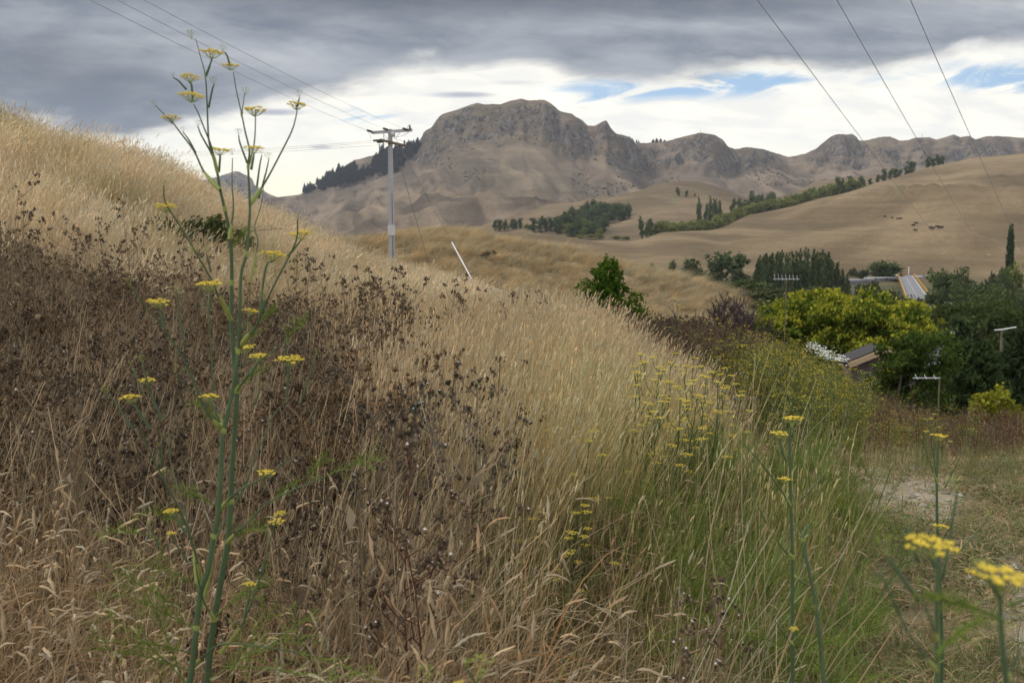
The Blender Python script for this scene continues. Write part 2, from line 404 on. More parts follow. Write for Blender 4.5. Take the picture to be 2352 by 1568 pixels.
def ground_mat(name, layers=None, spots=None, bumpd=.02, rock=0, tracks=0):
    "terrain: vertex colour broken up by two noises, with streaks"
    m = bpy.data.materials.new(name); m.use_nodes = True; t = m.node_tree; t.nodes.clear(); b = NB(t)
    a = b.node('ShaderNodeAttribute', attribute_name='col', attribute_type='GEOMETRY'); c = a.outputs['Color']
    tc = b.node('ShaderNodeTexCoord').outputs['Object']
    nz = None
    for sc_, amt, det in layers:
        nz = b.noise(tc, sc_, det, .6); k = b.m('MULTIPLY_ADD', nz, 2 * amt, 1 - amt)
        c = b.mix(1.0, c, b.vec(k, k, k), 'MULTIPLY')
    if spots:
        for sc_, lo, hi, colr in spots:
            f = b.ss(b.noise(tc, sc_, 5, .65), lo, hi); c = b.mix(f, c, colr)
    if tracks:                                 # stock tracks and slips: thin bands that follow the contour
        sq = b.node('ShaderNodeSeparateXYZ'); t.links.new(tc, sq.inputs[0])
        zz_ = b.m('ADD', b.m('MULTIPLY', sq.outputs[2], tracks), b.m('MULTIPLY', b.noise(tc, .012, 4), 5.0))
        tr_ = b.noise(b.vec(b.m('MULTIPLY', sq.outputs[0], .006), b.m('MULTIPLY', sq.outputs[1], .006), zz_), 1, 4, .6)
        k = b.m('MULTIPLY_ADD', b.ss(tr_, .30, .70), .26, .87); c = b.mix(1.0, c, b.vec(k, k, k), 'MULTIPLY')
        c = b.mix(b.m('MULTIPLY', b.ss(tr_, .62, .70), .22), c, (.28, .23, .16)); nz = b.m('ADD', nz, b.m('MULTIPLY', tr_, .8))
    if rock:                                   # broken crags: where the rock attribute says, with ragged edges
        ra = b.node('ShaderNodeAttribute', attribute_name='rock', attribute_type='GEOMETRY').outputs['Fac']
        sp = b.node('ShaderNodeSeparateXYZ'); t.links.new(tc, sp.inputs[0])
        def sc3(a_, b_, c_): return b.vec(b.m('MULTIPLY', sp.outputs[0], a_), b.m('MULTIPLY', sp.outputs[1], b_), b.m('MULTIPLY', sp.outputs[2], c_))
        k = rock; e1 = b.noise(sc3(.022 * k, .022 * k, .05 * k), 1, 7, .62, .4); e2 = b.noise(sc3(.10 * k, .10 * k, .045 * k), 1, 7, .65, .5); e3 = b.noise(sc3(.04 * k, .04 * k, .20 * k), 1, 6, .6, .3)
        mask = b.ss(b.m('ADD', ra, b.m('MULTIPLY', b.m('SUBTRACT', e1, .5), 1.9)), .56, .66)
        rc = b.mix(b.ss(e2, .40, .60), (.045, .039, .034), (.175, .153, .132)); rc = b.mix(b.m('MULTIPLY', b.ss(e3, .54, .66), .55), rc, (.12, .105, .072))
        c = b.mix(mask, c, rc); nz = b.m('ADD', nz, b.m('MULTIPLY', b.m('MULTIPLY', e2, mask), 2.2))
    p = b.node('ShaderNodeBsdfPrincipled'); t.links.new(c, p.inputs['Base Color']); p.inputs['Roughness'].default_value = .95; p.inputs['Specular IOR Level'].default_value = .05
    bn = b.node('ShaderNodeBump'); bn.inputs['Strength'].default_value = .6; bn.inputs['Distance'].default_value = bumpd
    t.links.new(nz, bn.inputs['Height']); t.links.new(bn.outputs[0], p.inputs['Normal'])
    o = b.node('ShaderNodeOutputMaterial'); t.links.new(p.outputs[0], o.inputs[0])
    return m

# near hillside -----------------------------------------------------
A = {
 -1400: [(6, -1.4), (10, -.6), (16, 1.2), (24, 3.4), (32, 5), (45, 6), (70, 5), (110, 2)],
 0: [(6, -1.6), (9, -1.35), (13, -.7), (20, 1.0), (27, 2.6), (32, 2.9), (45, 2.2), (70, -3), (110, -15)],
 300: [(6, -1.6), (10, -1.4), (14, -.9), (20, .3), (28, 1.6), (34, 1.85), (45, 1.0), (70, -4.5), (110, -16)],
 420: [(6, -1.62), (10, -1.5), (15, -1.0), (22, .1), (30, 1.15), (36, 1.3), (45, .5), (70, -5), (110, -16)],
 550: [(6, -1.65), (10, -1.6), (16, -1.2), (24, -.4), (32, .25), (38, .45), (48, -.3), (70, -5.5), (110, -16)],
 700: [(10, -1.65), (18, -1.5), (28, -1.0), (36, -.75), (42, -.6), (50, -1.1), (70, -5), (110, -16)],
 800: [(10, -1.65), (20, -1.7), (30, -1.55), (42, -1.3), (50, -1.35), (58, -2.0), (75, -5.5), (110, -16)],
 900: [(10, -1.65), (20, -1.8), (35, -1.9), (50, -1.98), (62, -2.15), (72, -3.5), (85, -7), (110, -16)],
 1000: [(10, -1.65), (20, -1.9), (35, -2.2), (50, -2.5), (58, -2.65), (68, -4.4), (85, -8), (110, -16)],
 1100: [(10, -1.66), (18, -2.0), (30, -2.4), (42, -2.8), (50, -3.05), (60, -4.8), (85, -9), (110, -16)],
 1200: [(8, -1.65), (12, -1.66), (20, -2.2), (30, -2.7), (36, -3.1), (50, -5.5), (85, -10), (110, -16)],
 1330: [(8, -1.65), (12, -1.72), (15, -2.1), (20, -2.8), (30, -3.4), (50, -7), (85, -12), (110, -16)],
 1450: [(6, -1.7), (9, -1.85), (11, -2.1), (14, -2.5), (20, -2.9), (25, -3.2), (35, -4.6), (50, -8), (85, -13), (110, -16)],
 1600: [(6, -1.7), (9, -1.95), (12, -2.3), (20, -2.9), (28, -3.4), (36, -5), (50, -9), (85, -14), (110, -16)],
 1850: [(6, -1.7), (9, -2.1), (13, -2.6), (18, -3.1), (22, -3.5), (27, -4.6), (40, -9), (60, -12.5), (110, -16)],
 2000: [(6, -1.7), (8, -1.9), (11, -2.5), (16, -3.1), (20, -4), (30, -8), (45, -11.5), (110, -16)],
 2352: [(6, -1.7), (7.5, -1.75), (9, -2.1), (12, -2.7), (15, -3.6), (25, -7.5), (40, -11.5), (110, -16)],
 3700: [(6, -1.7), (7.5, -1.75), (9, -2.1), (12, -2.7), (15, -3.6), (25, -7.5), (40, -11.5), (110, -16)],
}
A = {k: [(-9, -1.65), (3, -1.65)] + v for k, v in A.items()}
near = Sheet(np.arange(-1400, 3701, 20), np.concatenate([np.linspace(-9, 2, 12), np.geomspace(2.25, 110, 150)]))
near.from_cols(A, 3)
Xn, Yn = near.xy()
near.Z += (fbm(Xn * .55, Yn * .55, 3, 5) - .5) * .16 * sstep(Yn, 1, 6) + (fbm(Xn * .12, Yn * .12, 2, 9) - .5) * .5 * sstep(Yn, 14, 24)
near.Z += (fbm(Xn * 2.3, Yn * 2.3, 2, 51) - .5) * .07 * sstep(Yn, -5, 1)

# golden knoll behind the power pole ---------------------------------
kn_c = [(350, 640, 100), (500, 600, 104), (600, 572, 106), (720, 553, 108), (800, 545, 110), (880, 537, 112), (940, 530, 113), (1000, 525, 114), (1060, 527, 114), (1120, 536, 113), (1200, 549, 112),
        (1300, 569, 110), (1400, 592, 108), (1500, 618, 106), (1600, 645, 104), (1700, 674, 102), (1780, 700, 100), (1900, 745, 98), (2050, 800, 95)]
KA = {}
for p, q, y in kn_c:
    zc = float(vz(q)) * y - .45
    zc -= max(0, p - 1740) * .035
    zb = min(-6.5, zc - 3.2)
    KA[p] = [(60, min(zb - 4, -12)), (70, zb - .3), (78, zb + .1 * (zc - zb)), (90, zb + .45 * (zc - zb)), (100, zb + .80 * (zc - zb)), (y, zc), (y + 8, zc - .7), (y + 22, zc - 5), (150, min(zc - 9, -14)), (180, -19)]
knoll = Sheet(np.arange(350, 2051, 12), np.linspace(60, 180, 150))
knoll.from_cols(KA, 3)
Xk, Yk = knoll.xy()
knoll.Z += (fbm(Xk * .10, Yk * .10, 3, 21) - .5) * .45 * sstep(Yk, 64, 75)
# valley floor and the broad right-hand hill ---------------------------
c1 = [(1050, 540, 500), (1136, 533, 520), (1190, 528, 540), (1296, 541, 520), (1335, 549, 510), (1400, 549, 560), (1459, 551, 600), (1517, 531, 640), (1591, 528, 660), (1661, 520, 700), (1685, 505, 730),
      (1716, 491, 760), (1786, 479, 780), (1844, 463, 800), (1876, 452, 820), (1969, 430, 860), (2000, 417, 880), (2074, 397, 920), (2129, 380, 950), (2215, 362, 980), (2352, 347, 1000), (2600, 335, 1000), (3700, 335, 1000)]
CA = {-900: [(60, -16), (300, -17), (700, -12), (1300, -5)], 950: [(60, -16), (300, -17), (700, -12), (1300, -5)]}
for p, q, y in c1:
    zc = float(vz(q)) * y
    f0 = 390 if p > 1650 else 300
    z0 = -14.5
    CA[p] = [(60, -15), (110, -16.5), (180, -18), (280, -18), (f0 - 30, -17), (f0, z0)] + [(f0 + (y - f0) * t, z0 + (zc - z0) * (.80 * t + .20 * t * t)) for t in (.15, .3, .45, .6, .75, .9)] + \
            [(y, zc), (y + 60, zc - 4), (y + 160, zc - 22), (1300, min(zc - 30, -4))]
hills = Sheet(np.arange(-900, 3701, 10), np.geomspace(60, 1300, 230))
hills.from_cols(CA, 2)
Xh, Yh = hills.xy()
crest_h = np.interp(hills.px, [c[0] for c in c1], [c[2] for c in c1])[:, None]
fold = sstep(Yh, 360, 520) * (1 - .97 * sstep(Yh, crest_h - 150, crest_h - 20))
zc_h = np.interp(hills.px, [c[0] for c in c1], [float(vz(c[1])) * c[2] for c in c1])[:, None]; fold = fold * np.clip(zc_h / 55, .06, 1)
wx = Xh + 40 * fbm(Xh / 160, Yh / 160, 2, 3)
hills.Z += fold * ((ridged((wx * .8 + Yh * .45) / 150, (Yh - Xh * .35) / 330, 2, 41) - .6) * 34 + (ridged((Xh + .3 * Yh) / 75, (Yh - .3 * Xh) / 190, 3, 18) - .6) * 13 + (fbm(Xh / 30, Yh / 40, 4, 8) - .5) * 7)
# second hill with the grove -------------------------------------------
c2 = [(700, 549, 900), (900, 543, 950), (1050, 527, 1000), (1136, 505, 1050), (1194, 486, 1080), (1257, 466, 1120), (1355, 454, 1180), (1445, 442, 1220), (1491, 426, 1250), (1530, 415, 1265), (1572, 411, 1275), (1611, 416, 1280), (1669, 435, 1280),
      (1708, 450, 1270), (1760, 456, 1270), (1798, 448, 1285), (1864, 418, 1320), (1922, 407, 1340), (2000, 402, 1350), (2150, 395, 1350), (2500, 400, 1350)]
SA = {}
for p, q, y in c2:
    zc = float(vz(q)) * y
    SA[p] = [(600, -22), (700, -8), (800, min(-3, zc)), (.55 * 800 + .45 * y, -3 + (zc + 3) * .32), (.25 * 800 + .75 * y, -3 + (zc + 3) * .72), (y, zc), (y + 110, zc - 14), (y + 400, zc - 60)]
hill2 = Sheet(np.arange(700, 2501, 10), np.linspace(600, 1700, 150))
hill2.from_cols(SA, 2)
X2, Y2 = hill2.xy()
cr2 = np.interp(hill2.px, [c[0] for c in c2], [c[2] for c in c2])[:, None]
hill2.Z += (1 - .85 * sstep(Y2, cr2 - 120, cr2 - 10)) * sstep(Y2, 700, 850) * ((ridged((X2 + .3 * Y2) / 170, Y2 / 340, 2, 77) - .6) * 20 + (fbm(X2 / 45, Y2 / 60, 3, 6) - .5) * 8)
# mountain ---------------------------------------------------------------
mc = [(-700, 505), (300, 505), (500, 486), (585, 458), (640, 453), (690, 447), (735, 424), (776, 397), (796, 381), (819, 366), (843, 361), (862, 355), (900, 350), (930, 345), (956, 332), (968, 320), (976, 301), (995, 289), (1007, 270), (1019, 260), (1042, 254), (1062, 248), (1080, 241), (1097, 236), (1115, 239),
      (1132, 237), (1148, 239), (1171, 231), (1185, 229), (1198, 226), (1212, 230), (1230, 228), (1249, 228), (1265, 237), (1276, 247), (1282, 254), (1296, 257), (1312, 259), (1320, 268), (1335, 276), (1347, 288), (1366, 288), (1380, 280), (1390, 276), (1398, 289), (1413, 307), (1432, 311), (1449, 315), (1456, 326),
      (1472, 328), (1500, 327), (1529, 324), (1564, 314), (1590, 308), (1607, 304), (1638, 310), (1657, 322), (1668, 338), (1690, 341), (1708, 338), (1747, 342), (1786, 354), (1806, 361), (1845, 352), (1868, 341), (1891, 321), (1903, 312), (1915, 308), (1950, 308), (1960, 315), (1966, 323), (1985, 321), (2012, 314), (2035, 313),
      (2059, 323), (2078, 321), (2094, 316), (2125, 315), (2141, 321), (2162, 314), (2180, 309), (2195, 315), (2215, 312), (2230, 320), (2257, 312), (2293, 313), (2352, 317), (2500, 312), (2700, 325), (3200, 330)]
mpx = np.arange(-700, 3201, 5.0)
mcy = np.interp(mpx, [c[0] for c in mc], [c[1] for c in mc])
mYc = np.interp(mpx, [-700, 500, 700, 850, 960, 1010, 1250, 1420, 1480, 1640, 1760, 1820, 1920, 2100, 2352, 3200], [2500, 2500, 2480, 2440, 2400, 2320, 2300, 2330, 2480, 2440, 2560, 2600, 2560, 2680, 2720, 2800])
mzc = vz(mcy) * mYc
mount = Sheet(mpx, np.linspace(1050, 3500, 290))
Ym = mount.Y[None, :]; Yc_ = mYc[:, None]
T = (Ym - 1050) / (Yc_ - 1050); Tc = np.clip(T, 0, 1)
zf = -6.0
hgt = (mzc[:, None] - zf)
U = mpx[:, None] + 0 * Ym
n_c = fbm(U / 26, Ym / 60, 4, 12)
ledge = .90 + .05 * (fbm(U / 60, U * 0 + 3, 3, 31) - .5)
clifh = np.interp(mpx, [600, 780, 820, 870, 930, 985, 1050, 1200, 1300, 1420, 1500, 1640, 1720, 1800, 1870, 1930, 2000, 2100, 2352, 3200], [.10, .28, .36, .2, .12, .17, .18, .16, .20, .26, .28, .28, .14, .10, .24, .30, .16, .16, .18, .2])[:, None]
g = (1 - clifh) * (.34 * Tc + .66 * Tc ** 2.1) + clifh * sstep(Tc + (n_c - .5) * .07, ledge - .03, ledge + .085)
Zm = zf + hgt * g
fade = np.clip(np.sin(np.pi * np.clip(Tc, 0, 1)), 0, 1) ** .8
Xm, _ = mount.xy()
gx = Xm + 120 * (fbm(Xm / 400, Ym / 400 + 0 * Xm, 2, 2) - .5) + .18 * (Ym - 1700)
low = 1 - sstep(Tc, .28, .50)
Zm += fade * (1 - .4 * low) * (ridged(gx / 190, Ym / 900 + 0 * Xm, 3, 19) - .62) * 84 * sstep(hgt, 90, 220)
Zm += fade * (ridged(gx / 48, Ym / 260 + 0 * Xm, 3, 23) - .6) * 19
Zm += low * sstep(Tc, 0, .08) * ((ridged((Xm + .5 * Ym) / 230, (Ym - .3 * Xm) / 420, 2, 61) - .5) * 84 + (ridged(Xm / 85, Ym / 150 + 0 * Xm, 3, 66) - .6) * 26)
cl = sstep(Tc, .80, .93)
Zm += cl * (1 - sstep(Tc, .985, 1.0)) * ((ridged(Xm / 60, Zm / 40, 3, 81) - .6) * 12 + (fbm(Xm / 22, Zm / 12, 3, 5) - .5) * 11)
back = np.clip(T - 1, 0, 3) * (Yc_ - 1050)
Zm = np.where(T > 1, mzc[:, None] - back * .55, Zm)
mount.Z = Zm
for k in range(len(mpx)):            # keep the skyline where it stands
    r = mount.Z[k] / mount.Y; lim = mzc[k] / mYc[k]
    mount.Z[k] = np.where(r > lim, mount.Y * lim, mount.Z[k])
# far peak ------------------------------------------------------------------
fc_ = [(-800, 470), (200, 455), (350, 436), (420, 420), (448, 415), (473, 413), (500, 407), (525, 399), (545, 393), (553, 394), (562, 399), (575, 405), (582, 409), (586, 416), (587, 424), (600, 432), (620, 445), (640, 453), (700, 470), (900, 500)]
fpx = np.arange(-800, 901, 4.0)
far = Sheet(fpx, np.linspace(3400, 4700, 110))
fzc = vz(np.interp(fpx, [c[0] for c in fc_], [c[1] for c in fc_])) * 4200
Tf = np.clip((far.Y[None] - 3400) / 800, 0, 1); Uf = fpx[:, None] + 0 * far.Y[None]
gf = .62 * (.4 * Tf + .6 * Tf ** 2) + .38 * sstep(Tf + (fbm(Uf / 30, far.Y[None] / 60 + 0 * Uf, 3, 3) - .5) * .04, .88, .98)
far.Z = -10 + (fzc[:, None] + 10) * gf + (1 - Tf) * Tf * 90 * (ridged(Uf / 40, far.Y[None] / 500 + 0 * Uf, 3, 9) - .6)
far.Z = np.where(far.Y[None] > 4200, fzc[:, None] - (far.Y[None] - 4200) * .5, far.Z)
SHEETS = [near, knoll, hills, hill2, mount, far]
def zg(x, y): return np.max(np.stack([s.z(x, y) for s in SHEETS]), 0)
YS = np.geomspace(1.5, 4600, 6000)
def hit(px, py):
    "first point of the ground seen at this direction"
    xc = (px - CX) / F; yc = (CY - py) / F; k = math.cos(PIT) + yc * math.sin(PIT)
    x = xc / k * YS; z = float(vz(py)) * YS
    h = zg(x, YS); ok = np.nonzero(z <= h)[0]
    i = ok[0] if len(ok) else len(YS) - 1
    return Vector((x[i], YS[i], h[i]))
def slope_of(s):
    X, Y = s.xy(); dz = np.gradient(s.Z, axis=1) / np.gradient(Y, axis=1); dx = np.gradient(s.Z, axis=0) / (np.gradient(X, axis=0) + 1e-9)
    return np.sqrt(dz ** 2 + dx ** 2)
def lerp3(a, b, t): return np.asarray(a)[None, None] * (1 - t[..., None]) + np.asarray(b)[None, None] * t[..., None]

# vertex colours of the ground
PXn, PYn = pix(Xn, np.maximum(Yn, .5), near.Z)
litter = lerp3((.20, .145, .085), (.30, .225, .13), fbm(Xn * 1.3, Yn * 1.3, 3, 4))
soil = lerp3((.15, .125, .075), (.25, .215, .16), sstep(fbm((Xn - .42 * Yn) * 1.9, Yn * .45, 5, 44), .45, .60))
track = (sstep(Xn + .9 * (fbm(Xn * .7, Yn * .7, 3, 13) - .5) - .275 * Yn, -.10, .45) * (1 - sstep(Yn, 7.4, 8.4)))
coln = litter * (1 - track[..., None]) + soil * track[..., None]
down = sstep(Yn, 26, 44) * sstep(PXn, 1300, 1700)
coln = coln * (1 - down[..., None]) + np.array((.07, .08, .04)) * down[..., None]
near.build('ground', ground_mat('hillside_soil', [(2.0, .25, 6), (40., .35, 5)], [(1.1, .58, .70, (.10, .12, .04))], .02), coln)
kcol = lerp3((.17, .125, .068), (.28, .21, .12), fbm(Xk * .2, Yk * .2, 3, 4))
knoll.build('knoll', ground_mat('knoll_soil', [(.6, .25, 5), (6., .3, 5)], None, .05), kcol)
tan_a, tan_b = (.118, .088, .053), (.195, .146, .088)
hcol = lerp3(tan_a, tan_b, sstep(fbm(Xh / 70, Yh / 50, 4, 14), .3, .7))
vf = (1 - sstep(Yh, 330, 400)) * sstep(Xh / Yh, px2u(1380), px2u(1500))
hcol = hcol * (1 - vf[..., None]) + np.array((.075, .08, .045)) * vf[..., None]
fm = ground_mat('pasture', [(.012, .18, 6), (.06, .22, 7), (.35, .28, 5)], [(.02, .62, .72, (.13, .135, .07)), (.16, .68, .74, (.30, .24, .17))], 1.6, 0, .35)
hills.build('valley_hill', fm, hcol)
hill2.build('rear_hill', fm, lerp3((.112, .085, .053), (.17, .128, .08), sstep(fbm(X2 / 70, Y2 / 60, 4, 15), .3, .7)))
rockm = sstep(Tc + .06 * (fbm(U / 18, Ym / 40, 3, 55) - .5), .80, .90) * (.16 + .50 * sstep(slope_of(mount), .38, 1.0)) * sstep(hgt, 100, 190)
band = sstep(ridged(Xm / 90, Ym / 130 + 0 * Xm, 3, 91), .66, .84) * sstep(Tc, .45, .7) * (1 - sstep(Tc, .8, .9)) * .42
rockm = np.maximum(rockm, band * sstep(hgt, 150, 240)) * (1 - .6 * sstep(Tc, .985, 1.0))
mcol = lerp3((.086, .068, .051), (.142, .111, .082), sstep(fbm(gx / 60, Ym / 160 + 0 * Xm, 4, 28), .3, .7))  # grass tones, darkened so the colour carries the cloud shadow
rdg = sstep(ridged(gx / 52 + .4 * fbm(Xm / 90, Ym / 90 + 0 * Xm, 2, 7), Ym / 420 + 0 * Xm, 3, 23), .62, .86) * .75 * (1 - rockm)
mcol = mcol * (1 - rdg[..., None]) + np.array((.215, .165, .115)) * rdg[..., None]
gul = sstep(.50 - ridged(gx / 190, Ym / 900 + 0 * Xm, 3, 19), 0, .16) * .35
mcol = mcol * (1 - gul[..., None]) + np.array((.105, .092, .058)) * gul[..., None]
mount.build('mountain', ground_mat('mountain_grass', [(.006, .16, 6), (.03, .24, 7), (.22, .34, 6)], [(.012, .66, .75, (.11, .10, .062))], 5.0, 1.0, .12), mcol, rockm)
rf = sstep(Tf, .86, .92) + 0 * Uf
fcol = lerp3((.20, .145, .105), (.25, .185, .13), fbm(Uf / 20, far.Y[None] / 200 + 0 * Uf, 3, 8))
far.build('far_peak', ground_mat('far_peak_grass', [(.006, .14, 6), (.03, .18, 6)], None, 3.0, .7), fcol, rf * .75)
#@@VEG
# ------------------------------------------------------------------ scatter of uncountable growth (one object each)
def scatter(name, templates, pts, rotz, tilt, scale, idx, tint, label, cat):
    coll = bpy.data.collections.new(name + ' sprigs')
    for i, me in enumerate(templates):
        o = bpy.data.objects.new('sprig_%02d_%s' % (i, name), me); coll.objects.link(o)
    n = len(pts)
    me = bpy.data.meshes.new(name); me.vertices.add(n); me.vertices.foreach_set('co', np.asarray(pts, np.float32).ravel())
    rot = np.zeros((n, 3), np.float32); rot[:, 2] = rotz; rot[:, :2] = tilt
    def put(nm, ty, arr, f):
        a = me.attributes.new(nm, ty, 'POINT'); a.data.foreach_set(f, np.ascontiguousarray(arr).ravel())
    put('rot', 'FLOAT_VECTOR', rot, 'vector'); put('scl', 'FLOAT_VECTOR', np.asarray(scale, np.float32).reshape(n, -1) * np.ones((1, 3), np.float32), 'vector')
    put('idx', 'INT', np.asarray(idx, np.int32), 'value'); put('tint', 'FLOAT_VECTOR', np.asarray(tint, np.float32), 'vector')
    o = bpy.data.objects.new(name, me); COL.objects.link(o)
    ng = bpy.data.node_groups.new(name, 'GeometryNodeTree')
    ng.interface.new_socket('Geometry', in_out='INPUT', socket_type='NodeSocketGeometry')
    ng.interface.new_socket('Geometry', in_out='OUTPUT', socket_type='NodeSocketGeometry')
    gi = ng.nodes.new('NodeGroupInput'); go = ng.nodes.new('NodeGroupOutput')
    ci = ng.nodes.new('GeometryNodeCollectionInfo'); ci.inputs['Collection'].default_value = coll
    ci.inputs['Separate Children'].default_value = True; ci.inputs['Reset Children'].default_value = True
    ip = ng.nodes.new('GeometryNodeInstanceOnPoints'); ip.inputs['Pick Instance'].default_value = True
    def na(nm, ty):
        k = ng.nodes.new('GeometryNodeInputNamedAttribute'); k.data_type = ty; k.inputs['Name'].default_value = nm
        return [s for s in k.outputs if s.enabled and s.name == 'Attribute'][0]
    e = ng.nodes.new('FunctionNodeEulerToRotation')
    L = ng.links.new
    L(gi.outputs[0], ip.inputs['Points']); L(ci.outputs[0], ip.inputs['Instance']); L(na('idx', 'INT'), ip.inputs['Instance Index'])
    L(na('rot', 'FLOAT_VECTOR'), e.inputs[0]); L(e.outputs[0], ip.inputs['Rotation']); L(na('scl', 'FLOAT_VECTOR'), ip.inputs['Scale'])
    L(ip.outputs[0], go.inputs[0])
    md = o.modifiers.new('growth', 'NODES'); md.node_group = ng
    kind(o, 'stuff', label, cat)
    return o
U_ = rng.uniform
def pick(a, b, n): t = U_(0, 1, (n, 1)); return np.asarray(a)[None] * (1 - t) + np.asarray(b)[None] * t
def jit(c, s=.18): return c * U_(1 - s, 1 + s, (len(c), 1))
def stems(g, n, rad, h, lean, bend, wd, cols, head=None, hcols=None, S=5, wind=(.6, 0), droop=.0, taper=.6):
    "thin culms as ribbons with optional seed heads"
    b = rng.normal(size=(n, 2)) * rad * .6
    az = U_(0, 6.283, n); d = np.stack([np.cos(az), np.sin(az)], 1) * U_(.2, 1, (n, 1)) + np.array(wind); dn = d
    H = U_(*h, n); L = U_(.3, 1, n) * lean; B = U_(.2, 1, n) * bend
    s = np.linspace(0, 1, S)[None]
    off = (L[:, None] * s + B[:, None] * s ** 2.4) * H[:, None]
    up = (s - .32 * B[:, None] * s ** 3 - droop * s ** 5 * .3) * H[:, None]
    P = np.stack([b[:, :1] + dn[:, :1] * off, b[:, 1:] + dn[:, 1:] * off, up], -1)
    th = U_(0, 6.283, n); side = np.stack([np.cos(th), np.sin(th), 0 * th], 1)
    W = wd * U_(.7, 1.3, (n, 1)) * (1 - taper * s)
    c = jit(pick(*cols, n)); g.ribbons(P, W, side, c)
    if head:
        hl, hw, prob = head
        k = U_(0, 1, n) < prob; m = k.sum()
        if m:
            e = P[k, -1]; t = P[k, -1] - P[k, -2]; t /= np.linalg.norm(t, axis=1, keepdims=True)
            q = np.linspace(0, 1, 6)[None, :, None]; ln = U_(.7, 1.3, (m, 1, 1)) * hl
            hp = e[:, None] + t[:, None] * q * ln + np.array([0, 0, -1.]) * (q ** 2) * ln * U_(0, 1, (m, 1, 1)) * (droop * 1.2 + .1) + rng.normal(size=(m, 6, 3)) * hw * .25
            r = np.array([.3, 1, .8, 1, .75, .2])[None] * hw * U_(.75, 1.25, (m, 6))
            g.tubes(hp, r, 4, jit(pick(*(hcols or cols), m), .14), cap=False)
    return g
def leaves(g, n, rad, L, wd, cols, rise=(.2, 1.0), z0=(0, .1), S=5):
    "arching grass leaves"
    b = rng.normal(size=(n, 2)) * rad * .6; az = U_(0, 6.283, n); d = np.stack([np.cos(az), np.sin(az)], 1)
    l = U_(*L, n)[:, None]; e = U_(*rise, n)[:, None]; s = np.linspace(0, 1, S)[None]; z = U_(*z0, n)[:, None]
    out = s * l * (1 - .45 * e) ; up = z + l * (e * s - (e * .75 + .05) * s ** 2.4)
    P = np.stack([b[:, :1] + d[:, :1] * out, b[:, 1:] + d[:, 1:] * out, np.maximum(up, .0)], -1)
    side = np.stack([-d[:, 1], d[:, 0], 0 * az], 1) + rng.normal(size=(n, 3)) * .35
    g.ribbons(P, wd * U_(.6, 1.4, (n, 1)) * (1 - .85 * s), side, jit(pick(*cols, n)))
    return g
STRAW = ((.42, .31, .17), (.58, .45, .27)); STRAWD = ((.26, .188, .108), (.45, .338, .203)); HEAD = ((.52, .41, .25), (.70, .58, .39))
HEADB = ((.32, .235, .14), (.52, .41, .27)); DEAD = ((.15, .11, .07), (.33, .245, .155)); DARK = ((.058, .044, .030), (.165, .125, .083))
GREEN = ((.105, .13, .045), (.215, .235, .095)); OLIVE = ((.17, .17, .06), (.30, .27, .11)); PALE = ((.60, .49, .32), (.76, .66, .48))
def t_golden():
    g = G(); stems(g, 15, .17, (.72, 1.05), .14, .18, .0042, STRAW, (.052, .0038, .8), HEAD, wind=(.75, 0))
    stems(g, 10, .2, (.4, .85), .3, .35, .005, OLIVE, wind=(.5, 0)); leaves(g, 16, .2, (.25, .55), .0065, STRAWD, (.3, 1), (.02, .35)); return g.mesh('golden_grass', M_blade)
def t_cock():
    g = G(); stems(g, 12, .19, (.5, .92), .22, .55, .0038, STRAWD, (.062, .0046, .75), HEADB, wind=(.35, -.1), droop=.5)
    leaves(g, 26, .22, (.3, .7), .0055, ((.22, .14, .075), (.42, .29, .165)), (.3, 1.1), (.0, .3)); stems(g, 10, .22, (.3, .7), .2, .25, .0045, STRAWD); return g.mesh('dead_grass', M_blade)
def t_under():
    g = G(); leaves(g, 26, .22, (.25, .6), .0055, STRAWD, (.3, 1), (0, .2)); stems(g, 20, .22, (.45, 1.08), .35, .3, .0042, ((.30, .22, .13), (.56, .45, .29)))
    leaves(g, 5, .2, (.2, .4), .006, OLIVE); return g.mesh('straw', M_blade)
def t_green():
    g = G(); stems(g, 12, .17, (.35, .9), .2, .2, .0055, GREEN); leaves(g, 24, .17, (.2, .55), .0065, GREEN, (.4, 1.1), (0, .45)); stems(g, 5, .18, (.5, .85), .2, .2, .004, STRAWD, (.045, .0035, .5), HEADB)
    return g.mesh('green_grass', M_blade)
def t_short():
    g = G(); leaves(g, 20, .13, (.05, .17), .0055, GREEN, (.2, .9), (0, .01), 4); leaves(g, 16, .15, (.06, .20), .005, STRAWD, (.2, .8), (0, .02), 4)
    c = rng.normal(size=(12, 3)) * (.08, .08, .02) + (0, 0, .03); g.cards(c, .013, jit(pick(*GREEN, 12)), 1.4, up=1.5); return g.mesh('short_turf', M_blade)
def t_hill(w=.009):
    g = G(); stems(g, 22, .20, (.42, .78), .25, .38, w, STRAW, wind=(.8, -.2), taper=.8); stems(g, 12, .22, (.45, .82), .2, .3, w * .5, PALE, (.09, w * .6, .9), PALE, wind=(.8, -.2))
    leaves(g, 14, .24, (.3, .6), w * 1.1, STRAWD, (.3, 1), (0, .1)); return g.mesh('hill_grass', M_blade)
def t_knoll():
    g = G(); stems(g, 44, .34, (.62, 1.08), .75, .95, .020, ((.37, .29, .165), (.55, .45, .285)), wind=(1.0, -.3), taper=.75); leaves(g, 14, .42, (.35, .7), .020, ((.22, .165, .095), (.41, .32, .20)), (.3, .8), (0, .1)); return g.mesh('knoll_grass', M_blade)
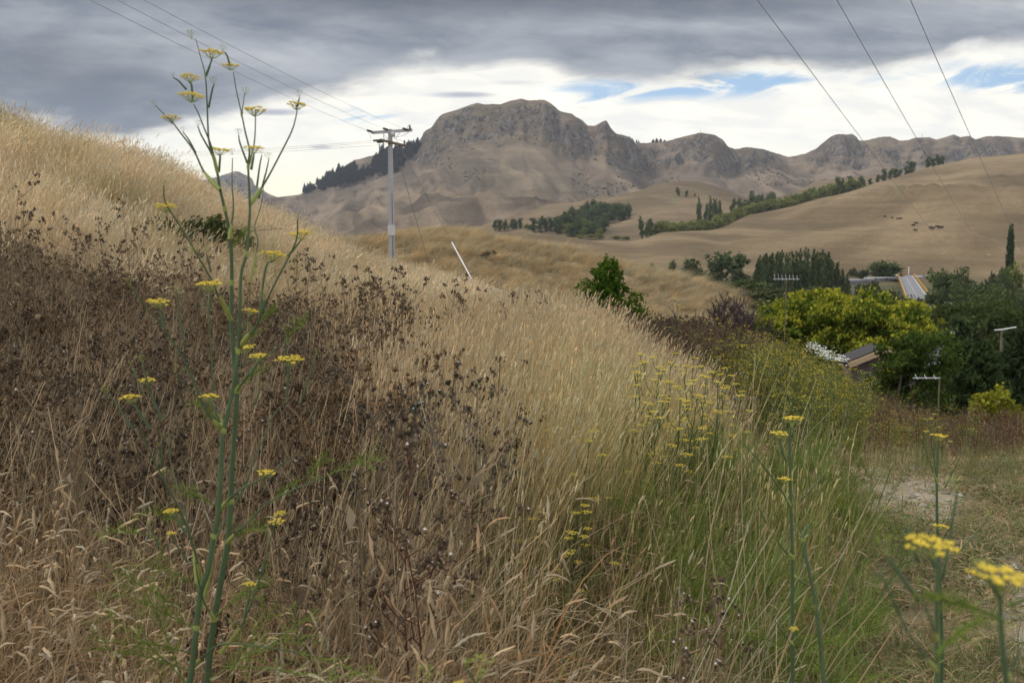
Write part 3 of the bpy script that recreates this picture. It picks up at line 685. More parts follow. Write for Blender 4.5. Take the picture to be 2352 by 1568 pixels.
def t_weed(kind_='yellow'):
    g = G(); n = 5
    for _ in range(n):
        b = rng.normal(size=2) * .12; H = U_(.6, 1.1); a = U_(0, 6.28); ln = U_(.02, .2)
        s = np.linspace(0, 1, 6); P = np.stack([b[0] + math.cos(a) * ln * s ** 2 + .06 * s, b[1] + math.sin(a) * ln * s ** 2, H * s], -1)
        cs = (.15, .17, .065) if kind_ == 'yellow' else (.13, .09, .06)
        g.tubes(P, np.linspace(.005, .0025, 6), 3, cs, cap=False)
        m = 9; f = U_(.35, 1.0, m); base = np.stack([np.interp(f, s, P[:, i]) for i in range(3)], -1); az = U_(0, 6.28, m); l = U_(.10, .30, m) * (1.2 - f * .6)
        e = base + np.stack([np.cos(az) * l * .7, np.sin(az) * l * .7, l * .85], -1)
        g.tubes(np.stack([base, (base + e) / 2 + (0, 0, -.01), e], 1), np.full((m, 3), .0022), 3, cs, cap=False)
        if kind_ == 'yellow':
            fl = np.repeat(e, 4, 0) + rng.normal(size=(m * 4, 3)) * (.022, .022, .008); g.octas(fl, U_(.005, .010, len(fl)), jit(pick((.55, .42, .04), (.40, .36, .06), len(fl))), squash=.5)
        lc = base[:, :] + rng.normal(size=(m, 3)) * .04
        lc = np.repeat(lc, 3, 0) + rng.normal(size=(m * 3, 3)) * .04; g.cards(lc, U_(.010, .026, len(lc)), jit(pick(*(GREEN if kind_ == 'yellow' else DEAD), len(lc))), 2.2)
    leaves(g, 16, .2, (.2, .5), .006, OLIVE if kind_ == 'yellow' else STRAWD, (.3, 1), (0, .4)); return g.mesh('weed', M_blade)
TIPS = [None]
def thistle(g, H, nb=8, hr=.011, red=False, spread=.32, fluff=.14, sr=.0042):
    "a dead branched thistle: returns into g with stem material 0 and head material 1"
    s = np.linspace(0, 1, 7); a = U_(0, 6.28); ln = U_(.02, .12) * H
    P = np.stack([math.cos(a) * ln * s ** 2 + .04 * np.sin(s * 5 + a) * H * .4, math.sin(a) * ln * s ** 2 + .03 * np.cos(s * 4 + a) * H * .4, H * s], -1); P -= P[0]
    sc_ = (.105, .048, .038) if red else (.21, .155, .10)
    g.tubes(P, np.linspace(sr, sr * .5, 7), 4, sc_)
    tips = [P[-1]]
    f = U_(.42, .97, nb); base = np.stack([np.interp(f, s, P[:, i]) for i in range(3)], -1); az = U_(0, 6.28, nb); l = U_(.5, 1, nb) * spread * H * (1.25 - f * .75)
    m1 = base + np.stack([np.cos(az) * l * .55, np.sin(az) * l * .55, l * .35], -1); e = m1 + np.stack([np.cos(az) * l * .25, np.sin(az) * l * .25, l * .55], -1)
    g.tubes(np.stack([base, m1, e], 1), np.array([[.75, .6, .4]]) * sr * np.ones((nb, 1)), 3, sc_, cap=False); tips += list(e)
    k = U_(0, 1, nb) < .7; a2 = U_(0, 6.28, k.sum()); l2 = l[k] * .45
    e2 = m1[k] + np.stack([np.cos(a2) * l2 * .6, np.sin(a2) * l2 * .6, l2 * .7], -1); g.tubes(np.stack([m1[k], (m1[k] + e2) / 2, e2], 1), np.full((k.sum(), 3), sr * .4), 3, sc_, cap=False); tips += list(e2)
    tips = np.array(tips); TIPS[0] = tips; hd = np.repeat(tips, 4, 0) + rng.normal(size=(len(tips) * 4, 3)) * (hr * 1.5, hr * 1.5, hr * 1.3); hd[::4] = tips
    g.octas(hd, U_(.55, 1.15, len(hd)) * hr, jit(pick(*DARK, len(hd)), .3), mat=1, squash=1.25)
    sp = np.repeat(hd, 3, 0) + rng.normal(size=(len(hd) * 3, 3)) * hr * .8; g.cards(sp, hr * .9, jit(pick((.05, .035, .025), (.20, .14, .09), len(sp)), .3), 2.4, mat=1)
    w_ = hd[U_(0, 1, len(hd)) < fluff]
    if len(w_): g.octas(w_ + (0, 0, hr * .7), U_(.35, .7, len(w_)) * hr, (.56, .52, .46), mat=1)
    m = int(3 + H * 5); z = U_(.1, .8, m); lb = np.stack([np.interp(z, s, P[:, i]) for i in range(3)], -1) + rng.normal(size=(m, 3)) * .03; g.cards(lb, U_(.015, .04, m), jit(pick(*DEAD, m)), 2.4, droop=.5)
    return g
def t_thistle():
    g = G()
    for _ in range(2):
        q = G(); thistle(q, U_(.62, 1.05), int(U_(7, 12)), .0078, fluff=.06); o = rng.normal(size=2) * .1
        V = np.concatenate(q.V) + (o[0], o[1], 0); 
        off = g.n; g.V.append(V); g.C.append(np.concatenate(q.C)); g.Q += [k + off for k in q.Q]; g.T += [k + off for k in q.T]; g.MQ += [k * 0 for k in q.MQ]; g.MT += [k * 0 for k in q.MT]; g.n += len(V)
    leaves(g, 10, .2, (.2, .5), .005, DEAD, (.3, 1), (0, .3)); stems(g, 11, .28, (.45, .98), .4, .3, .0045, ((.26, .19, .115), (.54, .43, .28))); return g.mesh('thistle', M_blade)
def fan_points(n, px0, px1, y0, y1):
    Y = np.sqrt(U_(y0 * y0, y1 * y1, n)); px = U_(px0, px1, n); return px2u(px) * np.maximum(Y, 2), Y, px
def put(name, tm, x, y, scale, tint, label, cat, tilt=.12, lift=0.0, wind=True):
    n = len(x); z = near.z(x, y) if name[:5] != 'knoll' else knoll.z(x, y)
    rz = rng.normal(0, .5, n) if wind else U_(0, 6.283, n)
    return scatter(name, tm, np.stack([x, y, z - .01 + lift], 1), rz, rng.normal(0, tilt, (n, 2)), scale, rng.integers(0, len(tm), n), tint, label, cat)
def tints(n, a=.82, b=1.15, warm=.06, field=None):
    t = U_(a, b, (n, 1)) * np.ones((1, 3)) * (1 + rng.normal(0, warm, (n, 1)) * np.array([[1, 0, -1]]))
    return t if field is None else t * field.reshape(n, -1)
def wob(x, y, s=.5, seed=3): return fbm(x * s, y * s, 3, seed) - .5
def feathers(g, a, d, L, n=9):
    "thread fine fennel leaf from a along d"
    a, d = np.array(a), np.array(d) / np.linalg.norm(d); s = np.linspace(0, 1, 6); sp = a + d * L * s[:, None] + np.array([0, 0, -.18 * L]) * (s ** 2)[:, None]
    g.tubes(sp, np.linspace(.0016, .0006, 6), 3, (.10, .15, .035), cap=False)
    for lv in range(2):
        m = n * (3 if lv else 1); f = U_(.15, 1, m); b = np.stack([np.interp(f, s, sp[:, i]) for i in range(3)], -1); q = rng.normal(size=(m, 3)) * .8 + d; q /= np.linalg.norm(q, axis=1, keepdims=True); l = U_(.25, .55, m) * L * (.5 if lv else .8)
        e_ = b + q * l[:, None]; g.tubes(np.stack([b, (b + e_) / 2 + rng.normal(size=(m, 3)) * .01 * 0, e_], 1), np.full((m, 3), .00055), 3, jit(pick((.10, .15, .03), (.20, .25, .055), m)), cap=False)
        if not lv:
            for bb_, ee in zip(b, e_):
                k = 7; t = U_(.2, 1, k)[:, None]; c = bb_ + (ee - bb_) * t; q = rng.normal(size=(k, 3)); q /= np.linalg.norm(q, axis=1, keepdims=True); ll = .25 * np.linalg.norm(ee - bb_)
                g.tubes(np.stack([c, c + q * ll * .5, c + q * ll], 1), np.full((k, 3), .00045), 3, jit(pick((.10, .15, .03), (.22, .27, .06), k)), cap=False)
# near field ---------------------------------------------------------------
x, y, px = fan_points(9000, -420, 2760, 1.75, 14.5)
pxw = px + 420 * wob(x, y, .8) * np.clip(5 / y, .5, 1.4)
tb = np.interp(y, [2.4, 3, 4.5, 7, 11, 14], [1060, 990, 900, 830, 840, 760]); gb = np.interp(y, [2.5, 3.4, 4.2, 5, 6, 8, 10, 12, 14], [1000, 1120, 1360, 1500, 1580, 1660, 1600, 1420, 1345])
bb = np.interp(pxw, [0, 450, 700, 1100], [3.9, 3.3, 3.0, 2.5])
trk = (x + .9 * wob(x, y, .7, 13) > .275 * y - .02)
open_ = trk & (y < 8.3)
zone_t = (pxw < tb) & (y > bb) & ~trk; zone_b = (y <= bb) & (pxw < 1250) & ~trk
zone_g = (pxw >= tb) & (pxw < gb) & (y > 2.9 + .5 * wob(x, y, 1.2, 8)) & ~trk & (y < 13.6)
zone_m = ~(zone_t | zone_b | zone_g | open_) & (y < 6.5)
u = U_(0, 1, len(x))
sel = zone_g | (zone_m & (u < .18)) | (zone_t & (pxw > tb - 160) & (u < .35))
hs = np.where(y > 9, 1.02, .97) * (1 - .28 * np.clip((px - 1350) / 300, 0, 1) * (y < 11)) * U_(.86, 1.12, len(x)) * np.where(y < 4, .8, 1)
put('golden_grass', [t_golden() for _ in range(5)], x[sel], y[sel], hs[sel], tints(sel.sum(), field=np.where(y[sel] < 4.5, .85, 1.0)[:, None] * (np.ones((1, 3)) + (np.clip((px[sel] - 1000) / 500, 0, 1) * np.clip((8.5 - y[sel]) / 3.5, 0, 1))[:, None] * np.array([[-.10, .0, -.24]]))), 'tall straw gold seeding grass covering the middle of the field', 'grass', .09)
sel = zone_b | (zone_m & (u > .18) & (u < .56)) | (zone_t & (y < bb + .6) & (u < .4))
put('dead_grass', [t_cock() for _ in range(6)], x[sel], y[sel], U_(.75, 1.08, sel.sum()) * np.where(px[sel] > 1200, .75, 1), tints(sel.sum(), .75, 1.12), 'brown dead grass with nodding clumped seed heads nearest the viewer', 'grass', .16)
sel = (zone_t & (u > .08)) | (zone_m & (u > .62) & (u < .74)) | ((y > 11) & (px < 900) & (u < .5))
put('straw', [t_under() for _ in range(4)], x[sel], y[sel], U_(.75, 1.1, sel.sum()), tints(sel.sum(), .7, 1.1), 'pale dry straw growing between the dead thistles', 'grass', .2)
sel = (zone_m & (u > .55)) | (zone_g & (px > 1100) & (y < 6) & (u < .30)) | ((zone_g | zone_t) & (u > .94)) | (zone_g & (px > 1200) & (u < .20))
put('green_grass', [t_green() for _ in range(4)], x[sel], y[sel], U_(.6, 1.0, sel.sum()) * np.where(px[sel] > 1450, .60, .9), tints(sel.sum(), .72, 1.12, .10, field=np.array([[1.06, .97, .95]]) * np.ones((sel.sum(), 1))), 'green and straw mixed grass on the right of the field', 'grass', .14)
def t_foliage():
    g = G()
    for k in range(7): feathers(g, (U_(-.06, .06), U_(-.06, .06), U_(.02, .42)), (U_(-1, 1), U_(-1, 1), U_(.4, 1.2)), U_(.16, .30), 7)
    stems(g, 3, .08, (.5, .8), .15, .1, .006, GREEN); return g.mesh('fennel_foliage', M_blade)
xx, yy_, pp = fan_points(330, 1180, 2050, 2.3, 6.4); k_ = (fbm(xx * .9, yy_ * .9, 3, 97) > .44) & ~(xx > .30 * yy_ + .35)
put('fennel_foliage', [t_foliage() for _ in range(4)], xx[k_], yy_[k_], U_(.6, 1.15, k_.sum()), tints(k_.sum(), .8, 1.3), 'soft feathery green fennel foliage low in the grass right of centre', 'foliage', .15, wind=False)
# dead thistles in the left half
x, y, px = fan_points(1480, -420, 1400, 2.7, 12.5)
pxw = px + 420 * wob(x, y, .8) * np.clip(5 / y, .5, 1.4)
tb = np.interp(y, [2.4, 3, 4.5, 7, 11, 14], [1060, 990, 900, 830, 840, 760]); bb = np.interp(pxw, [0, 450, 700, 1100], [3.9, 3.3, 3.0, 2.5]); u = U_(0, 1, len(x))
edge_ = sstep(pxw, tb + 140, tb - 160) if False else np.clip((tb + 240 - pxw) / 520, 0, 1)
sel = (u < edge_ * np.clip((y - bb + .3) / .8, 0, 1)) & (u < np.clip((12.5 - y) / 2.5, 0, 1) + .2)
put('dead_thistles', [t_thistle() for _ in range(7)], x[sel], y[sel], U_(.75, 1.12, sel.sum()), tints(sel.sum(), .6, 1.5, .07), 'dense dark brown dead thistles with small seed heads on the left slope', 'thistle', .14, wind=False)
# open ground on the right: short turf
x, y, px = fan_points(7500, 1350, 2900, 1.9, 9.2); u = U_(0, 1, len(x))
sel = (x > .27 * y - .05) & (u < .16 + .55 * sstep(fbm((x - .42 * y) * 1.9, y * .45, 5, 44), .62, .42))
put('turf', [t_short() for _ in range(5)], x[sel], y[sel], U_(.45, 1.05, sel.sum()), tints(sel.sum(), .7, 1.1), 'short green and straw turf on the stony open ground', 'grass', .1, wind=False)
x, y, px = fan_points(900, 1700, 2900, 2.2, 8.8); u = U_(0, 1, len(x)); sel = (x > .33 * y + .1) & ((fbm(x * .8, y * .8, 3, 91) > .50) | ((y > 7) & (x > 3)))
put('taller_turf', [t_green() for _ in range(3)], x[sel], y[sel], U_(.16, .40, sel.sum()), tints(sel.sum(), .8, 1.1), 'knee high green tufts on the open ground', 'grass', .1, wind=False)
x, y, px = fan_points(2600, 1750, 2900, 2.2, 8.6); k_ = (x > .285 * y + .05) & (fbm((x - .42 * y) * 1.9, y * .45, 5, 44) + rng.normal(0, .05, len(x)) > .49)
g = G(); z = near.z(x[k_], y[k_]); g.octas(np.stack([x[k_], y[k_], z + .004], 1), rng.gamma(2.0, .0065, k_.sum()) + .004, jit(pick((.20, .18, .15), (.46, .43, .38), k_.sum())), squash=.55)
kind(g.obj('gravel', M_plant), 'stuff', 'loose pale gravel and pebbles on the stony track', 'gravel')
# yellow weeds along the rim and the brown patch under the tree
x, y, px = fan_points(2600, 1560, 2900, 7.6, 27); u = U_(0, 1, len(x))
left = np.interp(y, [7.6, 9, 13, 20, 27], [2000, 1780, 1640, 1700, 1800])
inr = (px > left + 200 * wob(x, y, .4)) & ~((px > 1950) & (y < 8.6))
yel = fbm(x * .25, y * .25, 3, 33) + .12 * (px < 2000) > .50
sel = inr & yel
wsc = np.where(px > 1960, np.clip(.50 + (y - 8.6) * .03, .5, .8), np.where((px > 1840) & (y > 12), .80, 1.0))
put('yellow_weeds', [t_weed() for _ in range(6)], x[sel], y[sel], wsc[sel] * U_(.75, 1.12, sel.sum()), tints(sel.sum(), .75, 1.15), 'rank green weeds dotted with tiny yellow flowers along the rim', 'weeds', .12, wind=False)
sel = inr & ~yel
put('brown_weeds', [t_weed('brown') for _ in range(4)] + [t_under()], x[sel], y[sel], wsc[sel] * U_(.75, 1.12, sel.sum()), tints(sel.sum(), .75, 1.15), 'brown dry weeds between the yellow flowers along the rim', 'weeds', .12, wind=False)
x, y, px = fan_points(2600, 1330, 2000, 12.5, 33); u = U_(0, 1, len(x))
sel = (px < np.interp(y, [12, 20, 33], [1700, 1760, 1950])) & (px > np.interp(y, [12.5, 14, 20, 33], [1420, 1380, 1350, 1330]))
put('brown_thistles', [t_thistle() for _ in range(4)], x[sel], y[sel], U_(.9, 1.3, sel.sum()), tints(sel.sum(), .75, 1.2, .05), 'dark brown dead thistles in the dip behind the golden grass', 'thistle', .12, wind=False)
# fine grass on the hill and along its ridge
x, y, px = fan_points(24000, -600, 1330, 10.5, 67); u = U_(0, 1, len(x))
fld = (.62 + .75 * fbm(x * .45, y * .45, 3, 71))[:, None] * np.where(fbm(x * .6, y * .6, 2, 75)[:, None] > .66, np.array([[.78, .80, .66]]), np.ones((1, 3)))
sel = (u < np.clip((y - 10) / 3.5, .1, 1)) & ~((px > 1150) & (y > 34)) & (y < 66 - 20 * (px < 250))
sc_ = (.66 + .95 * fbm(x * .6, y * .6, 2, 72)) * U_(.85, 1.15, len(x)) * np.where(px > 800, .9, 1.0)
put('hill_grass', [t_hill() for _ in range(6)], x[sel], y[sel], sc_[sel], tints(sel.sum(), .82, 1.15, field=fld[sel]), 'fine pale golden grass clothing the hill and its ridge', 'grass', .24)
# wind laid grass on the knoll
x, y, px = fan_points(8500, 350, 1960, 70, 122); fl = fbm(x * .16, y * .3, 3, 73)
sel = knoll.z(x, y) > near.z(x, y) - .5
put('knoll_grass', [t_knoll() for _ in range(6)], x[sel], y[sel], (.55 + .75 * fl[sel]) * U_(.8, 1.2, sel.sum()), tints(sel.sum(), .62, 1.2, .09, field=((.55 + .85 * fl)[:, None] * np.array([[.98, .97, .95]]))[sel]), 'wind laid golden grass on the rounded knoll behind the pole', 'grass', .16)
#@@TREES
# ------------------------------------------------------------------ trees and shrubs
def crown_blobs(g, blobs, n, size, cols, up=.3, droop=None, aspect=1.6, tip=None, shell=.28, clump=0):
    "leaf sprays over a set of ellipsoids; each clump of leaves has its own shade of green"
    vol = np.array([b[1][0] * b[1][1] + b[1][1] * b[1][2] + .01 for b in blobs]); k = rng.choice(len(blobs), n, p=vol / vol.sum())
    d = rng.normal(size=(n, 3)); d /= np.linalg.norm(d, axis=1, keepdims=True)
    if clump:                                   # gather the sprays into twigs so gaps stay open
        m = max(6, n // clump); ck = rng.choice(len(blobs), m, p=vol / vol.sum()); cd = rng.normal(size=(m, 3)); cd /= np.linalg.norm(cd, axis=1, keepdims=True)
        w_ = rng.integers(0, m, n); k = ck[w_]; d = cd[w_] + rng.normal(size=(n, 3)) * .20
    C = np.array([b[0] for b in blobs])[k]; S = np.array([b[1] for b in blobs])[k]
    r = 1 - np.abs(rng.normal(0, shell, (n, 1)))
    P = C + d * S * r
    shade = np.array([U_(0, 1) for _ in blobs])[k] * .5 + U_(0, .5, n)
    col = np.asarray(cols[0])[None] * (1 - shade[:, None]) + np.asarray(cols[1])[None] * shade[:, None]
    if tip is not None:                         # young growth of another colour at the outer, upper ends of the twigs
        t = np.clip(d[:, 2] * .8 + .35 + rng.normal(0, .3, n), 0, 1)[:, None] * np.clip((r - .75) * 5, 0, 1); col = col * (1 - t) + np.asarray(tip)[None] * t
    g.cards(P, U_(.6, 1.3, n) * size, jit(col, .15), aspect, up, droop)
    return g
def trunk_mesh(H, r, spread, nl=6, lean=0.0, z0=.25, name='trunk'):
    g = G(); s = np.linspace(0, 1, 7); P = np.stack([lean * s ** 2 + .03 * H * np.sin(s * 6), .02 * H * np.sin(s * 5 + 1), H * .82 * s - .4], -1)
    g.tubes(P, np.linspace(r, r * .25, 7), 6)
    f = U_(z0, .85, nl); b = np.stack([np.interp(f, s, P[:, i]) for i in range(3)], -1); az = np.arange(nl) * 2.4 + U_(0, .6, nl); l = U_(.6, 1, nl) * spread
    e = b + np.stack([np.cos(az) * l, np.sin(az) * l, l * U_(.4, .9, nl)], -1); m = (b + e) / 2 + np.array([0, 0, -.06]) * l[:, None]
    g.tubes(np.stack([b, m, e], 1), np.array([[.45, .3, .12]]) * r * np.ones((nl, 1)), 5, cap=False)
    return g.mesh(name, M_bark, True)
def kit(kindname, v):
    "(trunk mesh, crown mesh, height, width) of one kind of tree, real size"
    g = G()
    if kindname == 'poplar':
        H, W = 13.0, 2.6
        bl = [((rng.normal() * .15, rng.normal() * .15, z), (W / 2 * math.sin(min(1, (z / H) * 1.35) * 1.75 + .35) * U_(.8, 1.1) + .1, W / 2 * .9, 1.6)) for z in np.linspace(1.2, H - 1.0, 11)]
        bl = [(c, (max(.25, s[0] * (1 - .75 * (c[2] / H) ** 3)), max(.25, s[1] * (1 - .75 * (c[2] / H) ** 3)), s[2])) for c, s in bl]
        crown_blobs(g, bl, 1500, .42, ((.058, .082, .038), (.118, .145, .064)), clump=9, droop=-.35); t = trunk_mesh(H, .22, .7, 4)
    elif kindname == 'cypress':
        H, W = 14.0, 2.4
        bl = [((0, 0, z), (1.15 * (1 - .55 * (z / H) ** 4) + .05, 1.1, 1.5)) for z in np.linspace(1, H - .8, 11)]
        crown_blobs(g, bl, 1700, .42, ((.030, .055, .024), (.065, .095, .042)), droop=-.4); t = trunk_mesh(H, .25, .6, 3)
    elif kindname == 'conifer':
        H, W = 13.0, 7.0; bl = []
        for z in np.linspace(1.6, H - .5, 9):
            R_ = W / 2 * (1 - (z / H)) ** .75 + .25
            for a in np.linspace(0, 6.28, 6)[:-1] + U_(0, 1): bl.append(((math.cos(a) * R_ * .62, math.sin(a) * R_ * .62, z - .12 * R_), (R_ * .5 + .15, R_ * .5 + .15, .55)))
        crown_blobs(g, bl, 1500, .5, ((.028, .044, .026), (.065, .086, .046)), droop=.25); t = trunk_mesh(H, .3, 1.6, 6)
    elif kindname == 'dark_round':
        H, W = 9.0, 8.0
        bl = [((rng.normal() * 1.5, rng.normal() * 1.5, U_(2.2, 7.2)), tuple(U_(1.3, 2.4, 3) * (1, 1, .75))) for _ in range(15)] + [((0, 0, 3.2), (3.3, 3.3, 2.4))]
        crown_blobs(g, bl, 3000, .42, ((.052, .076, .032), (.122, .150, .062)), clump=11); t = trunk_mesh(H, .3, 2.4, 7)
    elif kindname == 'tall_round':
        H, W = 11.0, 5.5
        bl = [((rng.normal() * .9, rng.normal() * .9, z), (U_(1.2, 2.1) * (1.1 - .4 * z / H), U_(1.2, 2.1), 1.4)) for z in np.linspace(2, H - 1.2, 13)]
        crown_blobs(g, bl, 1500, .5, ((.058, .084, .040), (.135, .168, .076)), clump=9); t = trunk_mesh(H, .25, 1.6, 6)
    elif kindname == 'willow':
        H, W = 6.5, 7.0
        bl = [((rng.normal() * 1.6, rng.normal() * 1.6, U_(1.6, 5.0)), tuple(U_(1.1, 2.0, 3) * (1, 1, .8))) for _ in range(11)]
        crown_blobs(g, bl, 1100, .48, ((.125, .15, .045), (.25, .265, .085)), clump=8, droop=.2); t = trunk_mesh(H, .22, 1.8, 5)
    elif kindname == 'scrub':
        H, W = 3.6, 5.0
        bl = [((rng.normal() * 1.2, rng.normal() * 1.2, U_(.6, 2.6)), tuple(U_(.8, 1.5, 3) * (1, 1, .7))) for _ in range(9)]
        crown_blobs(g, bl, 1100, .36, ((.040, .055, .026), (.105, .115, .055)), clump=8); t = trunk_mesh(H, .10, 1.2, 5, z0=.1)
    elif kindname == 'pine':
        H, W = 16.0, 6.0; bl = []
        for z in np.linspace(2.5, H - .6, 6): bl.append(((0, 0, z), (W / 2 * (1 - z / H) ** .6 + .2, W / 2 * (1 - z / H) ** .6 + .2, 1.6)))
        crown_blobs(g, bl, 260, 1.5, ((.016, .022, .016), (.032, .042, .028)), droop=.15); t = trunk_mesh(H, .3, 1.2, 3)
    return t, g.mesh('crown', M_leaf), H, W
KITS = {}
def tree(name, kindname, loc, H, W, label, group=None, cat='tree', v=3):
    if kindname not in KITS: KITS[kindname] = [kit(kindname, i) for i in range(v)]
    t, c, h0, w0 = KITS[kindname][rng.integers(0, len(KITS[kindname]))]
    e = empty(name, loc, label, cat, group); e.scale = (W / w0, W / w0, H / h0); e.rotation_euler = (0, 0, U_(0, 6.28))
    for nm, me in (('trunk', t), ('crown', c)):
        o = bpy.data.objects.new(nm, me); COL.objects.link(o); o.parent = e
    return e
def tree_px(name, kindname, px, top, wpx, label, base=None, Y=None, group=None, cat='tree'):
    "a tree whose top is seen at (px, top); it stands on the ground at base (seen) or at depth Y"
    if Y is None:
        p = hit(px, base); Y = p.y
    else:
        q = at(px, top, Y); p = Vector((q.x, Y, float(zg(q.x, Y))))
    H = float(vz(top)) * Y - p.z
    return tree(name, kindname, p, H, wpx / F * Y, label, group, cat)
# the pine wood on the left shoulder of the mountain
poly = [(690, 447), (749, 436), (800, 424), (838, 414), (848, 404), (862, 402), (884, 404), (905, 400), (930, 378), (958, 352), (964, 338), (940, 342), (905, 342), (880, 350), (862, 372), (852, 396), (840, 402), (820, 392), (800, 392), (776, 398), (735, 424)]
def inside(x, y, P):
    r = False; j = len(P) - 1
    for i in range(len(P)):
        if (P[i][1] > y) != (P[j][1] > y) and x < (P[j][0] - P[i][0]) * (y - P[i][1]) / (P[j][1] - P[i][1]) + P[i][0]: r = not r
        j = i
    return r
n = 0
while n < 290:
    a, b_ = U_(688, 966), U_(336, 448)
    if not inside(a, b_, poly): continue
    p = hit(a, b_)
    if p.y > 3300: continue
    tree('pine_tree', 'pine', p, U_(13, 23), U_(11, 17), 'dark pine of the black wood on the left shoulder of the mountain', 'pines of the wood on the mountain shoulder'); n += 1
for a, tp, wd in ((872, 344, 12), (882, 340, 14), (893, 346, 12), (905, 342, 12), (934, 328, 8), (944, 338, 10)):
    p = hit(a, 352); tree('pine_tree', 'pine', p, float(vz(tp)) * p.y - p.z, wd / F * p.y, 'tall dark pine standing clear of the wood on the shoulder skyline', 'tall pines on the shoulder skyline')
for a, tp, wd in ((1459, 321, 5), (1464, 322, 4), (1497, 320, 8), (1505, 317, 9), (1514, 318, 8), (1523, 321, 7)):
    i = int(np.argmin(np.abs(mpx - a))); Yq = mYc[i]; p = Vector((float(px2u(a)) * Yq, Yq, mzc[i] - 2)); tree('pine_tree', 'pine', p, max(5, float(vz(tp)) * Yq - p.z), wd / F * Yq, 'small dark tree on the crest right of the summit', 'trees on the mountain crest')
# grove on the rear hill
for a, tp, b_, wd in ((1136, 504, 531, 13), (1147, 503, 530, 13), (1159, 505, 531, 13), (1176, 502, 527, 14), (1186, 505, 526, 10), (1195, 500, 525, 11), (1226, 499, 533, 18), (1240, 497, 534, 20), (1252, 501, 532, 16)):
    tree_px('grove_tree', 'tall_round', a, tp, wd * 1.1, 'dark upright tree in the broken row left of the big grove', base=b_, group='row left of the grove')
for a, tp, b_, wd in ((1213, 512, 529, 18), (1166, 514, 530, 9), (1358, 536, 549, 26), (1376, 532, 549, 24), (1420, 540, 549, 30), (1442, 541, 550, 28), (1330, 538, 549, 20)):
    tree_px('pale_bush', 'willow', a, tp, wd, 'pale green rounded bush along the foot of the grove', base=b_, group='pale bushes at the foot of the grove', cat='bush')
rows = []
for k in range(74):
    b_ = 492 + (k % 10) * 5.6 + U_(-2, 2); t = (b_ - 490) / 58
    lo = np.interp(b_, [490, 505, 520, 535, 550], [1345, 1310, 1275, 1262, 1325]); hi = np.interp(b_, [490, 505, 520, 535, 550], [1447, 1446, 1425, 1408, 1388])
    a = lo + (hi - lo) * ((k // 10) + U_(.0, .9)) / 8
    rows.append((a, b_))
for a, b_ in sorted(rows, key=lambda r: r[1]):
    lt = U_(0, 1) < .30
    tree_px('grove_tree', 'willow' if lt and b_ > 515 else 'tall_round', a, b_ - U_(25, 36) * (.75 if lt else 1), U_(17, 24), 'grey green tree of the wedge shaped grove on the far slope', base=b_, group='trees of the grove on the far slope')
# willows in the gully behind the broad hill
bx = [1508, 1530, 1560, 1591, 1625, 1661, 1685, 1716, 1750, 1786, 1815, 1844, 1876, 1905, 1935, 1966]; by = [531, 529, 529, 527, 523, 519, 505, 492, 484, 478, 470, 464, 452, 445, 438, 430]
for a in np.arange(1510, 1972, 7.5):
    a = a + U_(-2, 2); cb = float(np.interp(a, bx, by)); Yb = float(np.interp(a, [c[0] for c in c1], [c[2] for c in c1])) + U_(6, 60)
    tree_px('willow_tree', 'willow', a, cb - U_(15, 26) * (1.25 if 1640 < a < 1700 else 1), U_(30, 42), 'light olive green willow in the belt behind the broad hill', Y=Yb, group='willows of the belt behind the hill')
for a, tp, wd, dy in ((1474, 497, 17, 20), (1486, 505, 18, 20), (1496, 500, 16, 24), (1506, 512, 14, 20), (1609, 455, 16, 90), (1622, 466, 14, 90), (1634, 453, 16, 90), (1646, 452, 16, 90), (1655, 462, 12, 90),
                      (1684, 454, 18, 110), (1700, 452, 18, 110), (1714, 456, 20, 110), (1728, 440, 20, 110), (1742, 444, 18, 110), (1755, 446, 18, 110), (1768, 440, 18, 110), (1779, 437, 15, 110)):
    Yb = float(np.interp(a, [c[0] for c in c1], [c[2] for c in c1])) + dy
    tree_px('dark_tree', 'tall_round', a, tp, wd, 'dark tree standing taller behind the willow belt', Y=Yb, group='dark trees behind the willow belt')
for a, tp, wd in ((1927, 404, 14), (1935, 408, 10), (1952, 403, 14), (1979, 403, 13), (1985, 410, 13), (1998, 409, 12), (2016, 401, 11), (2033, 386, 16), (2045, 388, 16), (2056, 386, 15), (2066, 388, 13), (2081, 380, 13), (2093, 370, 22), (2134, 360, 16), (2142, 362, 16), (2156, 354, 16), (2164, 358, 12)):
    Yb = float(np.interp(a, [c[0] for c in c1], [c[2] for c in c1])) + 14
    tree_px('hilltop_tree', 'tall_round', a, tp, wd, 'dark tree in the line along the broad hill crest', Y=Yb, group='trees along the hill crest')
for a, tp, b_, wd, lb in ((1557, 430, 451, 12, 'larger of the two lone dark trees on the rear hill face'), (1577, 437, 453, 9, 'smaller of the two lone dark trees on the rear hill face'), (1596, 444, 453, 5, 'tiny lone bush right of the two trees on the rear hill')):
    tree_px('lone_tree', 'tall_round', a, tp, wd, lb, base=b_)
